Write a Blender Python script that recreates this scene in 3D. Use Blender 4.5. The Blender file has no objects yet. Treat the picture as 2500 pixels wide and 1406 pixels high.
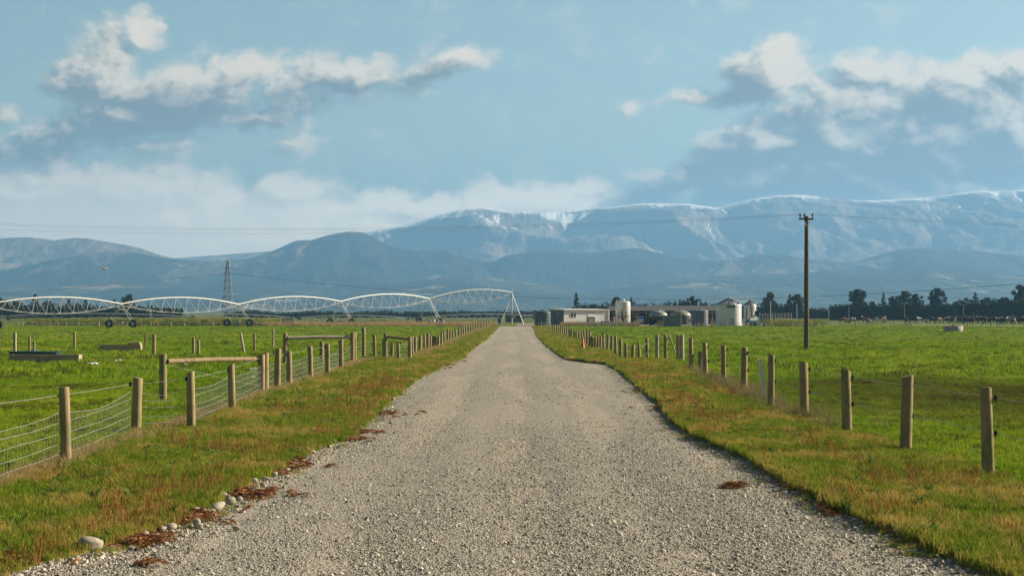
import bpy, bmesh, math, random
import numpy as np
from mathutils import Vector, Matrix

random.seed(7)
S = bpy.context.scene
C = S.collection
R = math.radians
H = 2.6            # eye height
F = 4000.0         # focal length in pixels of the 2500 px wide photograph
PITCH = math.atan(55 / F)
HOR = 758.0
SUN_EL, SUN_AZ = R(26), R(71)   # azimuth measured from +Y (view direction) towards +X


# ---------------------------------------------------------------- measuring
def ray(px, py):
    x = (px - 1250) / F
    u = (703 - py) / F
    ca, sa = math.cos(PITCH), math.sin(PITCH)
    return Vector((x, ca - u * sa, sa + u * ca))


def at(px, py, Y):
    d = ray(px, py)
    return Vector((0, 0, H)) + d * (Y / d.y)


def gp(px, py, z=0.0):
    d = ray(px, py)
    return Vector((0, 0, H)) + d * ((z - H) / d.z)


def wx(px, Y):
    return at(px, HOR, Y).x


def wz(py, Y):
    return at(1250, py, Y).z


# ---------------------------------------------------------------- object helpers
def tag(o, label=None, cat=None, group=None, kind=None):
    if label: o['label'] = label
    if cat: o['category'] = cat
    if group: o['group'] = group
    if kind: o['kind'] = kind
    return o


def thing(name, label, cat, loc=(0, 0, 0), rz=0.0, group=None):
    o = bpy.data.objects.new(name, None)
    C.objects.link(o)
    o.location = loc
    o.rotation_euler = (0, 0, rz)
    o.empty_display_size = 0.2
    return tag(o, label, cat, group)


def copy_tree(o, parent=None):
    c = o.copy()
    C.objects.link(c)
    if parent is not None:
        c.parent = parent
    for ch in list(o.children):
        copy_tree(ch, c)
    return c


class MB:
    """collects shapes and links them as one mesh object"""

    def __init__(self):
        self.v, self.f, self.m, self.s = [], [], [], []

    def add(self, vs, fs, mat=0, smooth=False):
        b = len(self.v)
        self.v.extend([tuple(p) for p in vs])
        for f in fs:
            self.f.append(tuple(i + b for i in f))
            self.m.append(mat)
            self.s.append(smooth)
        return self

    def box(self, c, size, mat=0, rz=0.0, rot=None):
        sx, sy, sz = size[0] / 2, size[1] / 2, size[2] / 2
        M = rot if rot is not None else Matrix.Rotation(rz, 3, 'Z')
        vs = [Vector(c) + M @ Vector((x * sx, y * sy, z * sz)) for x in (-1, 1) for y in (-1, 1) for z in (-1, 1)]
        fs = [(0, 1, 3, 2), (4, 6, 7, 5), (0, 4, 5, 1), (2, 3, 7, 6), (0, 2, 6, 4), (1, 5, 7, 3)]
        return self.add(vs, fs, mat)

    def span(self, x0, x1, y0, y1, z0, z1, mat=0):
        return self.box(((x0 + x1) / 2, (y0 + y1) / 2, (z0 + z1) / 2), (x1 - x0, y1 - y0, z1 - z0), mat)

    def tube(self, pts, r, n=6, mat=0, smooth=True, caps=True):
        pts = [Vector(p) for p in pts]
        rs = r if isinstance(r, (list, tuple)) else [r] * len(pts)
        vs, fs = [], []
        ref = None
        for i, p in enumerate(pts):
            t = (pts[min(i + 1, len(pts) - 1)] - pts[max(i - 1, 0)]).normalized()
            if ref is None:
                ref = Vector((0, 0, 1)) if abs(t.z) < 0.9 else Vector((1, 0, 0))
            a = t.cross(ref)
            if a.length < 1e-5:
                a = t.cross(Vector((0, 1, 0)))
            a.normalize()
            b = a.cross(t).normalized()
            ref = b
            for k in range(n):
                q = 2 * math.pi * k / n
                vs.append(p + (a * math.cos(q) + b * math.sin(q)) * rs[i])
        for i in range(len(pts) - 1):
            for k in range(n):
                k2 = (k + 1) % n
                fs.append((i * n + k, i * n + k2, (i + 1) * n + k2, (i + 1) * n + k))
        self.add(vs, fs, mat, smooth)
        if caps:
            L = (len(pts) - 1) * n
            self.add(vs[:n], [tuple(range(n - 1, -1, -1))], mat)
            self.add(vs[L:], [tuple(range(n))], mat)
        return self

    def lathe(self, prof, c=(0, 0, 0), n=24, mat=0, smooth=True):
        vs, fs = [], []
        c = Vector(c)
        for (r, z) in prof:
            for k in range(n):
                q = 2 * math.pi * k / n
                vs.append(c + Vector((r * math.cos(q), r * math.sin(q), z)))
        for i in range(len(prof) - 1):
            for k in range(n):
                k2 = (k + 1) % n
                fs.append((i * n + k, i * n + k2, (i + 1) * n + k2, (i + 1) * n + k))
        self.add(vs, fs, mat, smooth)
        return self

    def build(self, name, mats, parent=None, loc=(0, 0, 0)):
        me = bpy.data.meshes.new(name)
        me.from_pydata(self.v, [], self.f)
        if not isinstance(mats, (list, tuple)):
            mats = [mats]
        for m in mats:
            me.materials.append(m)
        me.polygons.foreach_set('material_index', self.m)
        me.polygons.foreach_set('use_smooth', self.s)
        me.update()
        o = bpy.data.objects.new(name, me)
        C.objects.link(o)
        o.location = loc
        if parent is not None:
            o.parent = parent
        return o


def np_mesh(name, V, Fq, mats, smooth=True, parent=None):
    """mesh from numpy arrays: V (n,3), Fq (m,k)"""
    me = bpy.data.meshes.new(name)
    k = Fq.shape[1]
    me.vertices.add(len(V))
    me.vertices.foreach_set('co', np.asarray(V, dtype=np.float32).ravel())
    me.loops.add(Fq.size)
    me.loops.foreach_set('vertex_index', Fq.astype(np.int32).ravel())
    me.polygons.add(len(Fq))
    me.polygons.foreach_set('loop_start', np.arange(0, Fq.size, k, dtype=np.int32))
    me.polygons.foreach_set('loop_total', np.full(len(Fq), k, dtype=np.int32))
    me.polygons.foreach_set('use_smooth', np.full(len(Fq), smooth, dtype=bool))
    for m in (mats if isinstance(mats, (list, tuple)) else [mats]):
        me.materials.append(m)
    me.update(calc_edges=True)
    me.validate()
    o = bpy.data.objects.new(name, me)
    C.objects.link(o)
    if parent is not None:
        o.parent = parent
    return o


# ---------------------------------------------------------------- numpy noise
_rs = np.random.RandomState(11)
_perm = _rs.permutation(512)
_perm = np.concatenate([_perm, _perm, _perm])
_grad = _rs.uniform(0, 2 * np.pi, 512)


def perlin(x, y):
    xi, yi = np.floor(x).astype(int), np.floor(y).astype(int)
    xf, yf = x - xi, y - yi
    u = xf * xf * xf * (xf * (xf * 6 - 15) + 10)
    v = yf * yf * yf * (yf * (yf * 6 - 15) + 10)

    def g(ix, iy, dx, dy):
        h = _grad[_perm[(_perm[ix & 511] + iy) & 511] & 511]
        return np.cos(h) * dx + np.sin(h) * dy
    a = g(xi, yi, xf, yf); b = g(xi + 1, yi, xf - 1, yf)
    c = g(xi, yi + 1, xf, yf - 1); d = g(xi + 1, yi + 1, xf - 1, yf - 1)
    return (a * (1 - u) + b * u) * (1 - v) + (c * (1 - u) + d * u) * v


def fbm(x, y, o=5, gain=0.5):
    s, a = 0, 1.0
    for i in range(o):
        s = s + a * perlin(x * 2 ** i + 17.3 * i, y * 2 ** i + 9.1 * i)
        a *= gain
    return s


def ridged(x, y, o=5, gain=0.5):
    s, a = 0, 1.0
    for i in range(o):
        s = s + a * (1 - 2 * np.abs(perlin(x * 2 ** i + 31.7 * i, y * 2 ** i + 5.3 * i)))
        a *= gain
    return s


# ---------------------------------------------------------------- materials
class N:
    """tiny node helper"""

    def __init__(self, tree):
        self.t = tree
        self.L = tree.links

    def new(self, typ, **kw):
        n = self.t.nodes.new(typ)
        for k, v in kw.items():
            setattr(n, k, v)
        return n

    def put(self, sock, v):
        if hasattr(v, 'is_linked') or isinstance(v, bpy.types.NodeSocket):
            self.L.new(v, sock)
        else:
            sock.default_value = v

    def math(self, op, a, b=0.0, c=None, clamp=False):
        n = self.new('ShaderNodeMath', operation=op, use_clamp=clamp)
        self.put(n.inputs[0], a)
        self.put(n.inputs[1], b)
        if c is not None: self.put(n.inputs[2], c)
        return n.outputs[0]

    def vmath(self, op, a, b=(0, 0, 0), c=None):
        n = self.new('ShaderNodeVectorMath', operation=op)
        self.put(n.inputs[0], a)
        self.put(n.inputs[1], b)
        if c is not None: self.put(n.inputs[2], c)
        return n.outputs['Value'] if op in ('LENGTH', 'DOT_PRODUCT', 'DISTANCE') else n.outputs[0]

    def noise(self, vec, scale, detail=4, rough=0.55, out=0, dist=0.0):
        n = self.new('ShaderNodeTexNoise')
        if vec is not None: self.put(n.inputs['Vector'], vec)
        n.inputs['Scale'].default_value = scale
        n.inputs['Detail'].default_value = detail
        n.inputs['Roughness'].default_value = rough
        n.inputs['Distortion'].default_value = dist
        return n.outputs[out]

    def smooth(self, v, lo, hi, to0=0.0, to1=1.0):
        n = self.new('ShaderNodeMapRange', interpolation_type='SMOOTHSTEP')
        self.put(n.inputs[0], v)
        n.inputs[1].default_value = lo; n.inputs[2].default_value = hi
        n.inputs[3].default_value = to0; n.inputs[4].default_value = to1
        return n.outputs[0]

    def mix(self, fac, a, b, blend='MIX'):
        n = self.new('ShaderNodeMix', data_type='RGBA', blend_type=blend)
        self.put(n.inputs[0], fac)
        self.put(n.inputs[6], a if not isinstance(a, tuple) else (*a[:3], 1))
        self.put(n.inputs[7], b if not isinstance(b, tuple) else (*b[:3], 1))
        return n.outputs[2]

    def coord(self, which='Object'):
        return self.new('ShaderNodeTexCoord').outputs[which]

    def pos(self):
        return self.new('ShaderNodeNewGeometry').outputs['Position']

    def scaled(self, vec, s):
        return self.vmath('MULTIPLY', vec, s)

    def sep(self, vec):
        n = self.new('ShaderNodeSeparateXYZ')
        self.put(n.inputs[0], vec)
        return n.outputs

    def bump(self, h, strength=0.3, dist=0.02):
        n = self.new('ShaderNodeBump')
        n.inputs['Strength'].default_value = strength
        n.inputs['Distance'].default_value = dist
        self.put(n.inputs['Height'], h)
        return n.outputs[0]


def new_mat(name):
    m = bpy.data.materials.new(name)
    m.use_nodes = True
    n = N(m.node_tree)
    b = m.node_tree.nodes['Principled BSDF']
    return m, n, b


def mat(name, c1, c2=None, scale=3.0, rough=0.8, stretch=(1, 1, 1), bump=0.0, metal=0.0, detail=5, c3=None, spec=0.3, bdist=0.01):
    """painted, weathered surface: two or three tones mixed by noise"""
    m, n, b = new_mat(name)
    v = n.scaled(n.coord('Object'), stretch)
    f = n.noise(v, scale, detail, 0.6)
    c2 = c2 or tuple(x * 0.75 for x in c1)
    col = n.mix(n.smooth(f, 0.35, 0.65), c1, c2)
    if c3:
        g = n.noise(n.vmath('ADD', v, (7.1, 3.3, 1.7)), scale * 0.37, 6, 0.65)
        col = n.mix(n.smooth(g, 0.52, 0.66), col, c3)
    n.put(b.inputs['Base Color'], col)
    b.inputs['Roughness'].default_value = rough
    b.inputs['Metallic'].default_value = metal
    b.inputs['Specular IOR Level'].default_value = spec
    if bump:
        n.put(b.inputs['Normal'], n.bump(f, bump, bdist))
    return m
# ================================================================ camera, sun, sky
cam = bpy.data.objects.new('camera', bpy.data.cameras.new('camera'))
C.objects.link(cam)
cam.location = (0, 0, H)
cam.rotation_euler = (math.pi / 2 + PITCH, 0, 0)
cam.data.sensor_width = 36
cam.data.lens = 36 * F / 2500
cam.data.clip_start = 0.1
cam.data.clip_end = 40000
S.camera = cam

sun_dir = Vector((math.sin(SUN_AZ) * math.cos(SUN_EL), math.cos(SUN_AZ) * math.cos(SUN_EL), math.sin(SUN_EL)))
sl = bpy.data.lights.new('sun', 'SUN')
sl.energy = 5.0
sl.angle = R(0.55)
sl.color = (1.0, 0.86, 0.68)
sun = bpy.data.objects.new('sun', sl)
C.objects.link(sun)
sun.rotation_euler = (-sun_dir).to_track_quat('-Z', 'Y').to_euler()
sun.location = (60, 10, 60)

# blobs of cloud: centre px, py, radius x, radius y, tilt deg, weight   (directions, measured in photograph pixels)
CLOUDS = [
    (235, 150, 150, 95, 20, 1.0), (350, 85, 62, 62, 40, .9), (180, 195, 90, 60, 0, .8),
    (450, 240, 300, 110, 10, 1.15), (590, 185, 170, 70, 8, 1.0), (330, 280, 240, 80, 8, 1.1),
    (700, 215, 170, 70, 12, .95), (850, 190, 210, 60, 8, 1.05), (1060, 168, 150, 52, 8, .98), (960, 180, 150, 50, 8, .95),
    (120, 330, 200, 80, 12, 1.05), (350, 350, 150, 46, 2, .95), (0, 275, 70, 50, 10, .8), (640, 285, 130, 40, 15, .8),
    (718, 340, 70, 50, 20, .8), (740, 280, 60, 36, 10, .45), (650, 312, 40, 16, 10, .45),
    (60, 480, 330, 95, 0, 1.2), (300, 495, 290, 110, 0, 1.2), (480, 540, 420, 120, 0, 1.2), (705, 460, 125, 62, 0, 1.05),
    (560, 590, 700, 120, 0, 1.1), (690, 530, 220, 80, 0, .9),
    (945, 500, 120, 56, 0, 1.15), (1060, 512, 130, 52, 0, 1.15), (1200, 500, 160, 56, 0, 1.2), (1350, 492, 170, 52, 3, 1.2), (1440, 458, 95, 34, 12, 1.0),
    (1890, 165, 150, 78, 10, 1.3), (1790, 215, 140, 48, 15, 1.0), (1670, 238, 120, 34, 8, .8), (2110, 180, 120, 60, 5, 1.1), (1980, 200, 130, 55, 0, .9),
    (2050, 275, 260, 85, 10, 1.3), (2330, 240, 210, 95, 15, 1.3), (2470, 180, 110, 70, 30, 1.0), (2290, 165, 60, 40, 0, .7),
    (1850, 370, 250, 95, 18, 1.15), (2250, 350, 380, 120, 5, 1.3), (2480, 330, 220, 170, 0, 1.2),
    (1640, 435, 210, 62, 18, 1.05), (1960, 450, 480, 75, 0, 1.25), (1520, 475, 110, 50, 10, .9), (2300, 470, 420, 70, 0, 1.1),
]


def cloud_group():
    g = bpy.data.node_groups.new('cloud_density', 'ShaderNodeTree')
    g.interface.new_socket('P', in_out='INPUT', socket_type='NodeSocketVector')
    g.interface.new_socket('Density', in_out='OUTPUT', socket_type='NodeSocketFloat')
    g.interface.new_socket('Mask', in_out='OUTPUT', socket_type='NodeSocketFloat')
    n = N(g)
    gi = n.new('NodeGroupInput'); go = n.new('NodeGroupOutput')
    P = gi.outputs[0]
    w = n.vmath('SUBTRACT', n.noise(n.scaled(P, (1, 1.5, 1)), 4.5, 5, 0.55, out=1), (0.5, 0.5, 0.5))
    Pw = n.vmath('MULTIPLY_ADD', w, (0.16, 0.12, 0.0), P)
    acc = None
    for (px, py, rx, ry, rot, wt) in CLOUDS:
        mp = n.new('ShaderNodeMapping', vector_type='TEXTURE')
        n.put(mp.inputs[0], Pw)
        mp.inputs['Location'].default_value = ((px - 1250) / 1000, (758 - py) / 1000, 0)
        mp.inputs['Rotation'].default_value = (0, 0, R(rot))
        mp.inputs['Scale'].default_value = (rx / 1000 * 1.38, ry / 1000 * 1.38, 1)
        gr = n.new('ShaderNodeTexGradient', gradient_type='SPHERICAL')
        n.put(gr.inputs[0], mp.outputs[0])
        val = n.math('MULTIPLY', gr.outputs['Fac'], wt)
        acc = val if acc is None else n.math('SMOOTH_MAX', acc, val, 0.12)
    f0_ = n.noise(n.scaled(Pw, (1, 1.35, 1)), 6.0, 9, 0.6)
    w2 = n.vmath('MULTIPLY_ADD', n.vmath('SUBTRACT', n.noise(P, 14.0, 4, 0.6, out=1), (0.5, 0.5, 0.5)), (0.05, 0.05, 0.0), Pw)
    vo = n.new('ShaderNodeTexVoronoi', feature='F1')
    n.put(vo.inputs['Vector'], n.scaled(w2, (1, 1.4, 1)))
    vo.inputs['Scale'].default_value = 9.0
    vo.inputs['Detail'].default_value = 2.0
    vo.inputs['Roughness'].default_value = 0.5
    vo.inputs['Lacunarity'].default_value = 2.3
    f = n.math('MULTIPLY_ADD', n.math('SUBTRACT', 0.62, vo.outputs['Distance']), 0.42, f0_)
    px_ = n.sep(P)
    calm = n.math('MULTIPLY', n.smooth(px_[1], 0.42, 0.22), n.smooth(px_[0], -0.30, -0.55))
    amp = n.math('MULTIPLY', n.smooth(acc, 0.0, 0.2, 0.0, 1.25), n.math('MULTIPLY_ADD', calm, -0.55, 1.0))
    d = n.math('MULTIPLY_ADD', n.math('SUBTRACT', f, 0.5), amp, n.math('SUBTRACT', acc, 0.05))
    n.put(go.inputs[0], d)
    n.put(go.inputs[1], acc)
    return g


world = bpy.data.worlds.new('World')
S.world = world
world.use_nodes = True
world.cycles.sampling_method = 'MANUAL'
world.cycles.sample_map_resolution = 512
wt = world.node_tree
wt.nodes.clear()
n = N(wt)
wo = n.new('ShaderNodeOutputWorld')
sky = n.new('ShaderNodeTexSky', sky_type='NISHITA')
sky.sun_disc = False
sky.sun_elevation = SUN_EL
sky.sun_rotation = SUN_AZ
sky.altitude = 200
sky.air_density = 1.0
sky.dust_density = 1.0
sky.ozone_density = 1.0
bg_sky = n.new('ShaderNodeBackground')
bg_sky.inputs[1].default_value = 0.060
dirv = n.coord('Generated')
sx, sy, sz = n.sep(dirv)
ys = n.math('MAXIMUM', sy, 0.05)
# unseen sky overhead and behind the camera, dimmed to weaken the fill light
fill_dim = n.math('MULTIPLY', n.smooth(sz, 0.16, 0.62, 1.0, 0.34), n.smooth(sy, 0.35, -0.15, 1.0, 0.55))
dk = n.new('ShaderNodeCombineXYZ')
for i_ in range(3): n.put(dk.inputs[i_], fill_dim)
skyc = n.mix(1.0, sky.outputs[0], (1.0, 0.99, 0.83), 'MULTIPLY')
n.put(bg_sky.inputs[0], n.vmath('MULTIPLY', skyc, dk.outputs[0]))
U = n.math('MULTIPLY', n.math('DIVIDE', sx, ys), 4.0)
V = n.math('MULTIPLY', n.math('DIVIDE', sz, ys), 4.0)
cb = n.new('ShaderNodeCombineXYZ')
n.put(cb.inputs[0], U); n.put(cb.inputs[1], V)
P = cb.outputs[0]
grp = cloud_group()


def dens(vec):
    k = n.new('ShaderNodeGroup'); k.node_tree = grp
    n.put(k.inputs[0], vec)
    return k.outputs


d0 = dens(P)
d1 = dens(n.vmath('ADD', P, (0.026, 0.022, 0)))
d2 = dens(n.vmath('ADD', P, (0.075, 0.055, 0)))
relu = lambda v: n.math('MAXIMUM', v, 0.0)
alpha = n.smooth(d0[0], -0.06, 0.50)
alpha = n.math('MULTIPLY', alpha, n.math('MULTIPLY', n.smooth(sy, 0.1, 0.3), n.smooth(sz, -0.03, -0.005)))
alpha = n.math('MULTIPLY', alpha, 0.96)
tau = n.math('MULTIPLY_ADD', relu(d1[0]), 1.0, n.math('MULTIPLY', relu(d2[0]), 1.9))
lit = n.math('EXPONENT', n.math('MULTIPLY', tau, -1.0))
lit = n.math('MULTIPLY_ADD', n.math('SUBTRACT', d0[0], d1[0]), 1.45, lit)
# masses that the sun reaches and masses that lie in shade
def tone(blobs, vec):
    acc = None
    for (px, py, rx, ry) in blobs:
        mp = n.new('ShaderNodeMapping', vector_type='TEXTURE')
        n.put(mp.inputs[0], vec)
        mp.inputs['Location'].default_value = ((px - 1250) / 1000, (758 - py) / 1000, 0)
        mp.inputs['Scale'].default_value = (rx / 1000 * 1.5, ry / 1000 * 1.5, 1)
        gr = n.new('ShaderNodeTexGradient', gradient_type='SPHERICAL')
        n.put(gr.inputs[0], mp.outputs[0])
        acc = gr.outputs['Fac'] if acc is None else n.math('MAXIMUM', acc, gr.outputs['Fac'])
    return acc


Wv = n.vmath('MULTIPLY_ADD', n.vmath('SUBTRACT', n.noise(P, 9.0, 5, 0.6, out=1), (0.5, 0.5, 0.5)), (0.14, 0.10, 0.0), P)
SUNNY = [(230, 130, 90, 60), (345, 85, 55, 50), (500, 195, 150, 50), (640, 205, 90, 36), (850, 165, 60, 28), (705, 435, 100, 45), (330, 415, 150, 34), (60, 410, 120, 28), (1900, 150, 100, 60), (2110, 165, 55, 42),
         (1990, 240, 120, 40), (2180, 220, 120, 40), (2060, 315, 150, 42), (2320, 200, 110, 55), (2430, 270, 60, 60), (2390, 335, 100, 30), (960, 480, 110, 34), (1180, 485, 140, 34), (1330, 485, 110, 30), (1430, 452, 80, 26), (1640, 435, 60, 26), (350, 340, 90, 20)]
SHADY = [(370, 280, 210, 62), (110, 335, 150, 52), (580, 275, 130, 42), (870, 205, 130, 30), (1090, 170, 80, 34), (1750, 215, 100, 36), (1690, 425, 190, 60), (2080, 410, 460, 62), (1545, 475, 120, 42), (2260, 250, 60, 40), (1880, 300, 80, 40), (2480, 230, 60, 50)]
lit = n.math('MULTIPLY_ADD', n.math('SUBTRACT', d0[0], d2[0]), 0.35, lit)
lit = n.math('MULTIPLY_ADD', tone(SUNNY, Wv), 0.44, lit)
lit = n.math('MULTIPLY_ADD', tone(SHADY, Wv), -0.46, lit)
lit2 = n.smooth(lit, -0.15, 1.30)
low = n.smooth(V, 0.38, 0.22)                          # distant bank near the horizon is paler and warmer
low = n.math('MULTIPLY', low, n.smooth(U, 0.30, 0.17))
shade_c = n.mix(low, (0.104, 0.104, 0.096), (0.86, 0.70, 0.52))
lit_c = n.mix(low, (0.52, 0.425, 0.32), (1.12, 0.88, 0.62))
ccol = n.mix(lit2, shade_c, lit_c)
bg_cl = n.new('ShaderNodeBackground')
n.put(bg_cl.inputs[0], ccol)
bg_cl.inputs[1].default_value = 1.0
ms = n.new('ShaderNodeMixShader')
n.put(ms.inputs[0], alpha)
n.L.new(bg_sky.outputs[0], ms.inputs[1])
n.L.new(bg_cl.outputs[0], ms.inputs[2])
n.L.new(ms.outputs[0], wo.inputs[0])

vs = S.view_settings
vs.view_transform = 'Standard'
vs.look = 'None'
vs.exposure = 1.2
vs.gamma = 1.0
vs.use_curve_mapping = False
cy = S.cycles
cy.use_denoising = True
cy.max_bounces = 6
cy.diffuse_bounces = 2
cy.glossy_bounces = 2
cy.transmission_bounces = 2
cy.volume_bounces = 1
cy.caustics_reflective = False
cy.caustics_refractive = False
cy.sample_clamp_indirect = 4.0
# ================================================================ air, ground, hills
K = 1.25            # the hills stand this many times farther than their first sketch
HAZE_DENS = 0.00019
hz = MB().span(-6500, 6500, -300, 9700, -8, 640).build('haze', [])
hm = bpy.data.materials.new('haze')
hm.use_nodes = True
hm.node_tree.nodes.clear()
hn = N(hm.node_tree)
ho = hn.new('ShaderNodeOutputMaterial')
hv = hn.new('ShaderNodeVolumePrincipled')
hv.inputs['Color'].default_value = (0.22, 0.47, 0.78, 1)
hv.inputs['Density'].default_value = HAZE_DENS
hv.inputs['Anisotropy'].default_value = 0.2
hn.L.new(hv.outputs[0], ho.inputs['Volume'])
hz.data.materials.append(hm)
tag(hz, 'thin blue haze in the air in front of the mountains', 'haze', kind='stuff')


def ridge_mesh(name, prof, Yr, Yf, Yb, mats, seed, spur, wave, nu=620, nv=130, x0=-350, x1=2850, power=1.25, rough=0.004):
    """range of hills: crest follows PROF (photo pixels) at distance Yr, flank runs forward to Yf"""
    Yr, Yf, Yb, wave = Yr * K, Yf * K, Yb * K, wave * K
    pxs = np.linspace(x0, x1, nu)
    py = np.interp(pxs, [p[0] for p in prof], [p[1] for p in prof])
    # soften the polyline
    k = np.hanning(9); k /= k.sum()
    py = np.convolve(np.pad(py, 4, mode='edge'), k, mode='valid')
    zr = (HOR - py) / F * Yr + H
    u = (pxs - 1250) / F
    t = np.linspace(0, 1.35, nv)
    U, T = np.meshgrid(u, t, indexing='ij')
    Z0 = np.repeat(zr[:, None], nv, 1)
    Y = np.where(T <= 1, Yf + (Yr - Yf) * T, Yr + (Yb - Yr) * (T - 1) / 0.35)
    X = U * Y
    base = np.where(T <= 1, np.power(np.clip(T, 0, 1), power), np.clip(1 - (T - 1) / 0.35, 0, 1) ** 0.8)
    env = np.clip(T, 0, 1) ** 0.7 * np.clip(1.04 - T, 0, 1) ** 0.55 * (T < 1)
    # spurs and gullies run down the flank: stretched in depth, bent by low noise
    bend = fbm(X / wave * 0.5 + seed, Y / wave * 0.5, 3) * wave * 0.9
    s = ridged((X + bend) / wave + seed, Y / (wave * 3.2) + seed * 0.3, 4, 0.5)
    s2 = fbm(X / wave * 3 + seed, Y / wave * 3, 5, 0.55)
    Z = Z0 * base + Z0 * env * spur * (s - 0.75) + Z0 * env * spur * 0.26 * s2
    Z += Z0 * rough * fbm(X / wave * 9, Y / wave * 9 + seed, 3) * np.clip(T, 0, 1)
    # nothing in front may stand above the crest line of sight
    lim = (zr[:, None] - H) / Yr * Y * (0.72 + 0.28 * np.clip(T, 0, 1)) + H
    Z = np.where(T < 1.0, np.minimum(Z, lim), Z)
    Z = np.where(T <= 0.001, -4, np.maximum(Z, -4))
    V = np.stack([X, Y, Z], -1).reshape(-1, 3)
    i = np.arange(nu - 1)[:, None] * nv + np.arange(nv - 1)[None, :]
    Fq = np.stack([i, i + nv, i + nv + 1, i + 1], -1).reshape(-1, 4)
    o = np_mesh(name, V, Fq, mats, smooth=True)
    a = o.data.attributes.new('rise', 'FLOAT', 'POINT')
    a.data.foreach_set('value', T.astype(np.float32).ravel())
    return o


def hill_mat(name, grass1, grass2, forest, fthr, snow_z=None, fscale=0.004, pale=None):
    m, n, b = new_mat(name)
    p = n.scaled(n.pos(), (1 / K, 1 / K, 1 / K))
    f1 = n.noise(p, 0.012, 6, 0.6)
    col = n.mix(n.smooth(f1, 0.35, 0.65), grass1, grass2)
    f2 = n.noise(n.scaled(p, (1, 0.5, 2.0)), fscale, 7, 0.62)
    col = n.mix(n.smooth(f2, fthr, fthr + 0.05), col, forest)
    if pale:
        f3 = n.noise(n.scaled(p, (1, 0.35, 6.0)), 0.0035, 5, 0.6)
        f4 = n.noise(n.scaled(p, (1, 0.4, 3.0)), 0.02, 4, 0.6)
        pm = n.math('MULTIPLY', n.smooth(f3, 0.56, 0.62), n.smooth(f4, 0.38, 0.55))
        pm = n.math('MULTIPLY', pm, n.smooth(n.sep(p)[2], 95, 60))
        col = n.mix(pm, col, pale)
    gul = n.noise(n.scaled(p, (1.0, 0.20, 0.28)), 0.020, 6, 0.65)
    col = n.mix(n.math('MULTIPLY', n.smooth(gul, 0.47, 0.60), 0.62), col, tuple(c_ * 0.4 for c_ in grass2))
    n.put(b.inputs['Normal'], n.bump(n.math('ADD', gul, n.math('MULTIPLY', f1, 0.5)), 0.9, 26.0))
    if snow_z:
        at_ = n.new('ShaderNodeAttribute', attribute_name='rise')
        big = n.noise(n.scaled(p, (1, 0.3, 0.3)), 0.0035, 3, 0.5)
        streak = n.noise(n.scaled(p, (1.0, 0.22, 0.30)), 0.022, 6, 0.68)
        geo = n.new('ShaderNodeNewGeometry')
        face = n.sep(geo.outputs['Normal'])[0]
        lvl = n.math('ADD', at_.outputs['Fac'], n.math('MULTIPLY_ADD', n.math('SUBTRACT', big, 0.5), 1.1, n.math('MULTIPLY', face, 0.28)))
        sm = n.math('MULTIPLY', n.smooth(lvl, 0.80, 0.98), n.smooth(streak, 0.525, 0.575))
        crest = n.math('MULTIPLY', n.smooth(n.math('MULTIPLY_ADD', n.math('SUBTRACT', streak, 0.5), 0.10, at_.outputs['Fac']), 0.915, 0.945), n.smooth(n.math('MULTIPLY_ADD', face, 0.3, big), 0.36, 0.43))
        crest = n.math('MULTIPLY', crest, n.smooth(at_.outputs['Fac'], 1.004, 0.992))
        sm = n.math('MAXIMUM', sm, crest)
        sm = n.math('MULTIPLY', sm, n.smooth(n.sep(p)[2], 240, 330))
        col = n.mix(sm, col, (0.95, 0.95, 0.95))
    n.put(b.inputs['Base Color'], col)
    b.inputs['Roughness'].default_value = 0.95
    b.inputs['Specular IOR Level'].default_value = 0.05
    return m


FAR = [(-350, 600), (300, 640), (700, 610), (860, 575), (900, 566), (960, 556), (1000, 548), (1050, 532), (1100, 517), (1150, 508), (1190, 507), (1240, 516),
       (1300, 517), (1350, 516), (1400, 515), (1450, 508), (1500, 504), (1560, 496), (1620, 496), (1680, 497), (1750, 507), (1800, 494),
       (1840, 484), (1900, 476), (1960, 475), (2020, 482), (2100, 489), (2150, 488), (2200, 485), (2280, 480), (2330, 472), (2390, 464),
       (2430, 467), (2500, 462), (2600, 470), (2850, 480)]
LEFT = [(-350, 600), (-100, 590), (0, 582), (60, 578), (110, 583), (128, 587), (180, 580), (215, 582), (260, 590), (310, 598), (350, 608), (400, 625),
        (440, 634), (480, 637), (520, 637), (600, 640), (760, 680), (1200, 740), (2850, 752)]
MID = [(-350, 690), (0, 660), (60, 650), (130, 632), (200, 620), (270, 613), (330, 616), (390, 628), (450, 634), (500, 638), (540, 636), (600, 633),
       (650, 618), (690, 602), (722, 587), (760, 586), (780, 580), (800, 574), (850, 565), (885, 567), (910, 578), (935, 592), (970, 606), (1010, 612), (1090, 612), (1130, 628),
       (1200, 640), (1240, 622), (1300, 615), (1360, 614), (1450, 617), (1530, 607), (1560, 605), (1600, 615), (1650, 628), (1720, 632), (1800, 632),
       (1850, 620), (1880, 618), (1950, 628), (2050, 638), (2100, 636), (2150, 620), (2200, 607), (2260, 605), (2300, 612), (2380, 612), (2500, 625), (2850, 650)]
LOW = [(-350, 690), (0, 690), (100, 700), (300, 690), (450, 702), (600, 690), (800, 700), (1000, 688), (1150, 668), (1300, 690), (1450, 712), (1600, 690), (1750, 672),
       (1900, 668), (2100, 660), (2250, 650), (2400, 660), (2500, 672), (2850, 690)]
m_far = hill_mat('mountain_rock', (0.33, 0.265, 0.185), (0.23, 0.19, 0.135), (0.09, 0.08, 0.06), 0.58, snow_z=300)
m_left = hill_mat('tussock_hill', (0.29, 0.22, 0.135), (0.21, 0.165, 0.10), (0.06, 0.06, 0.035), 0.60)
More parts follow.
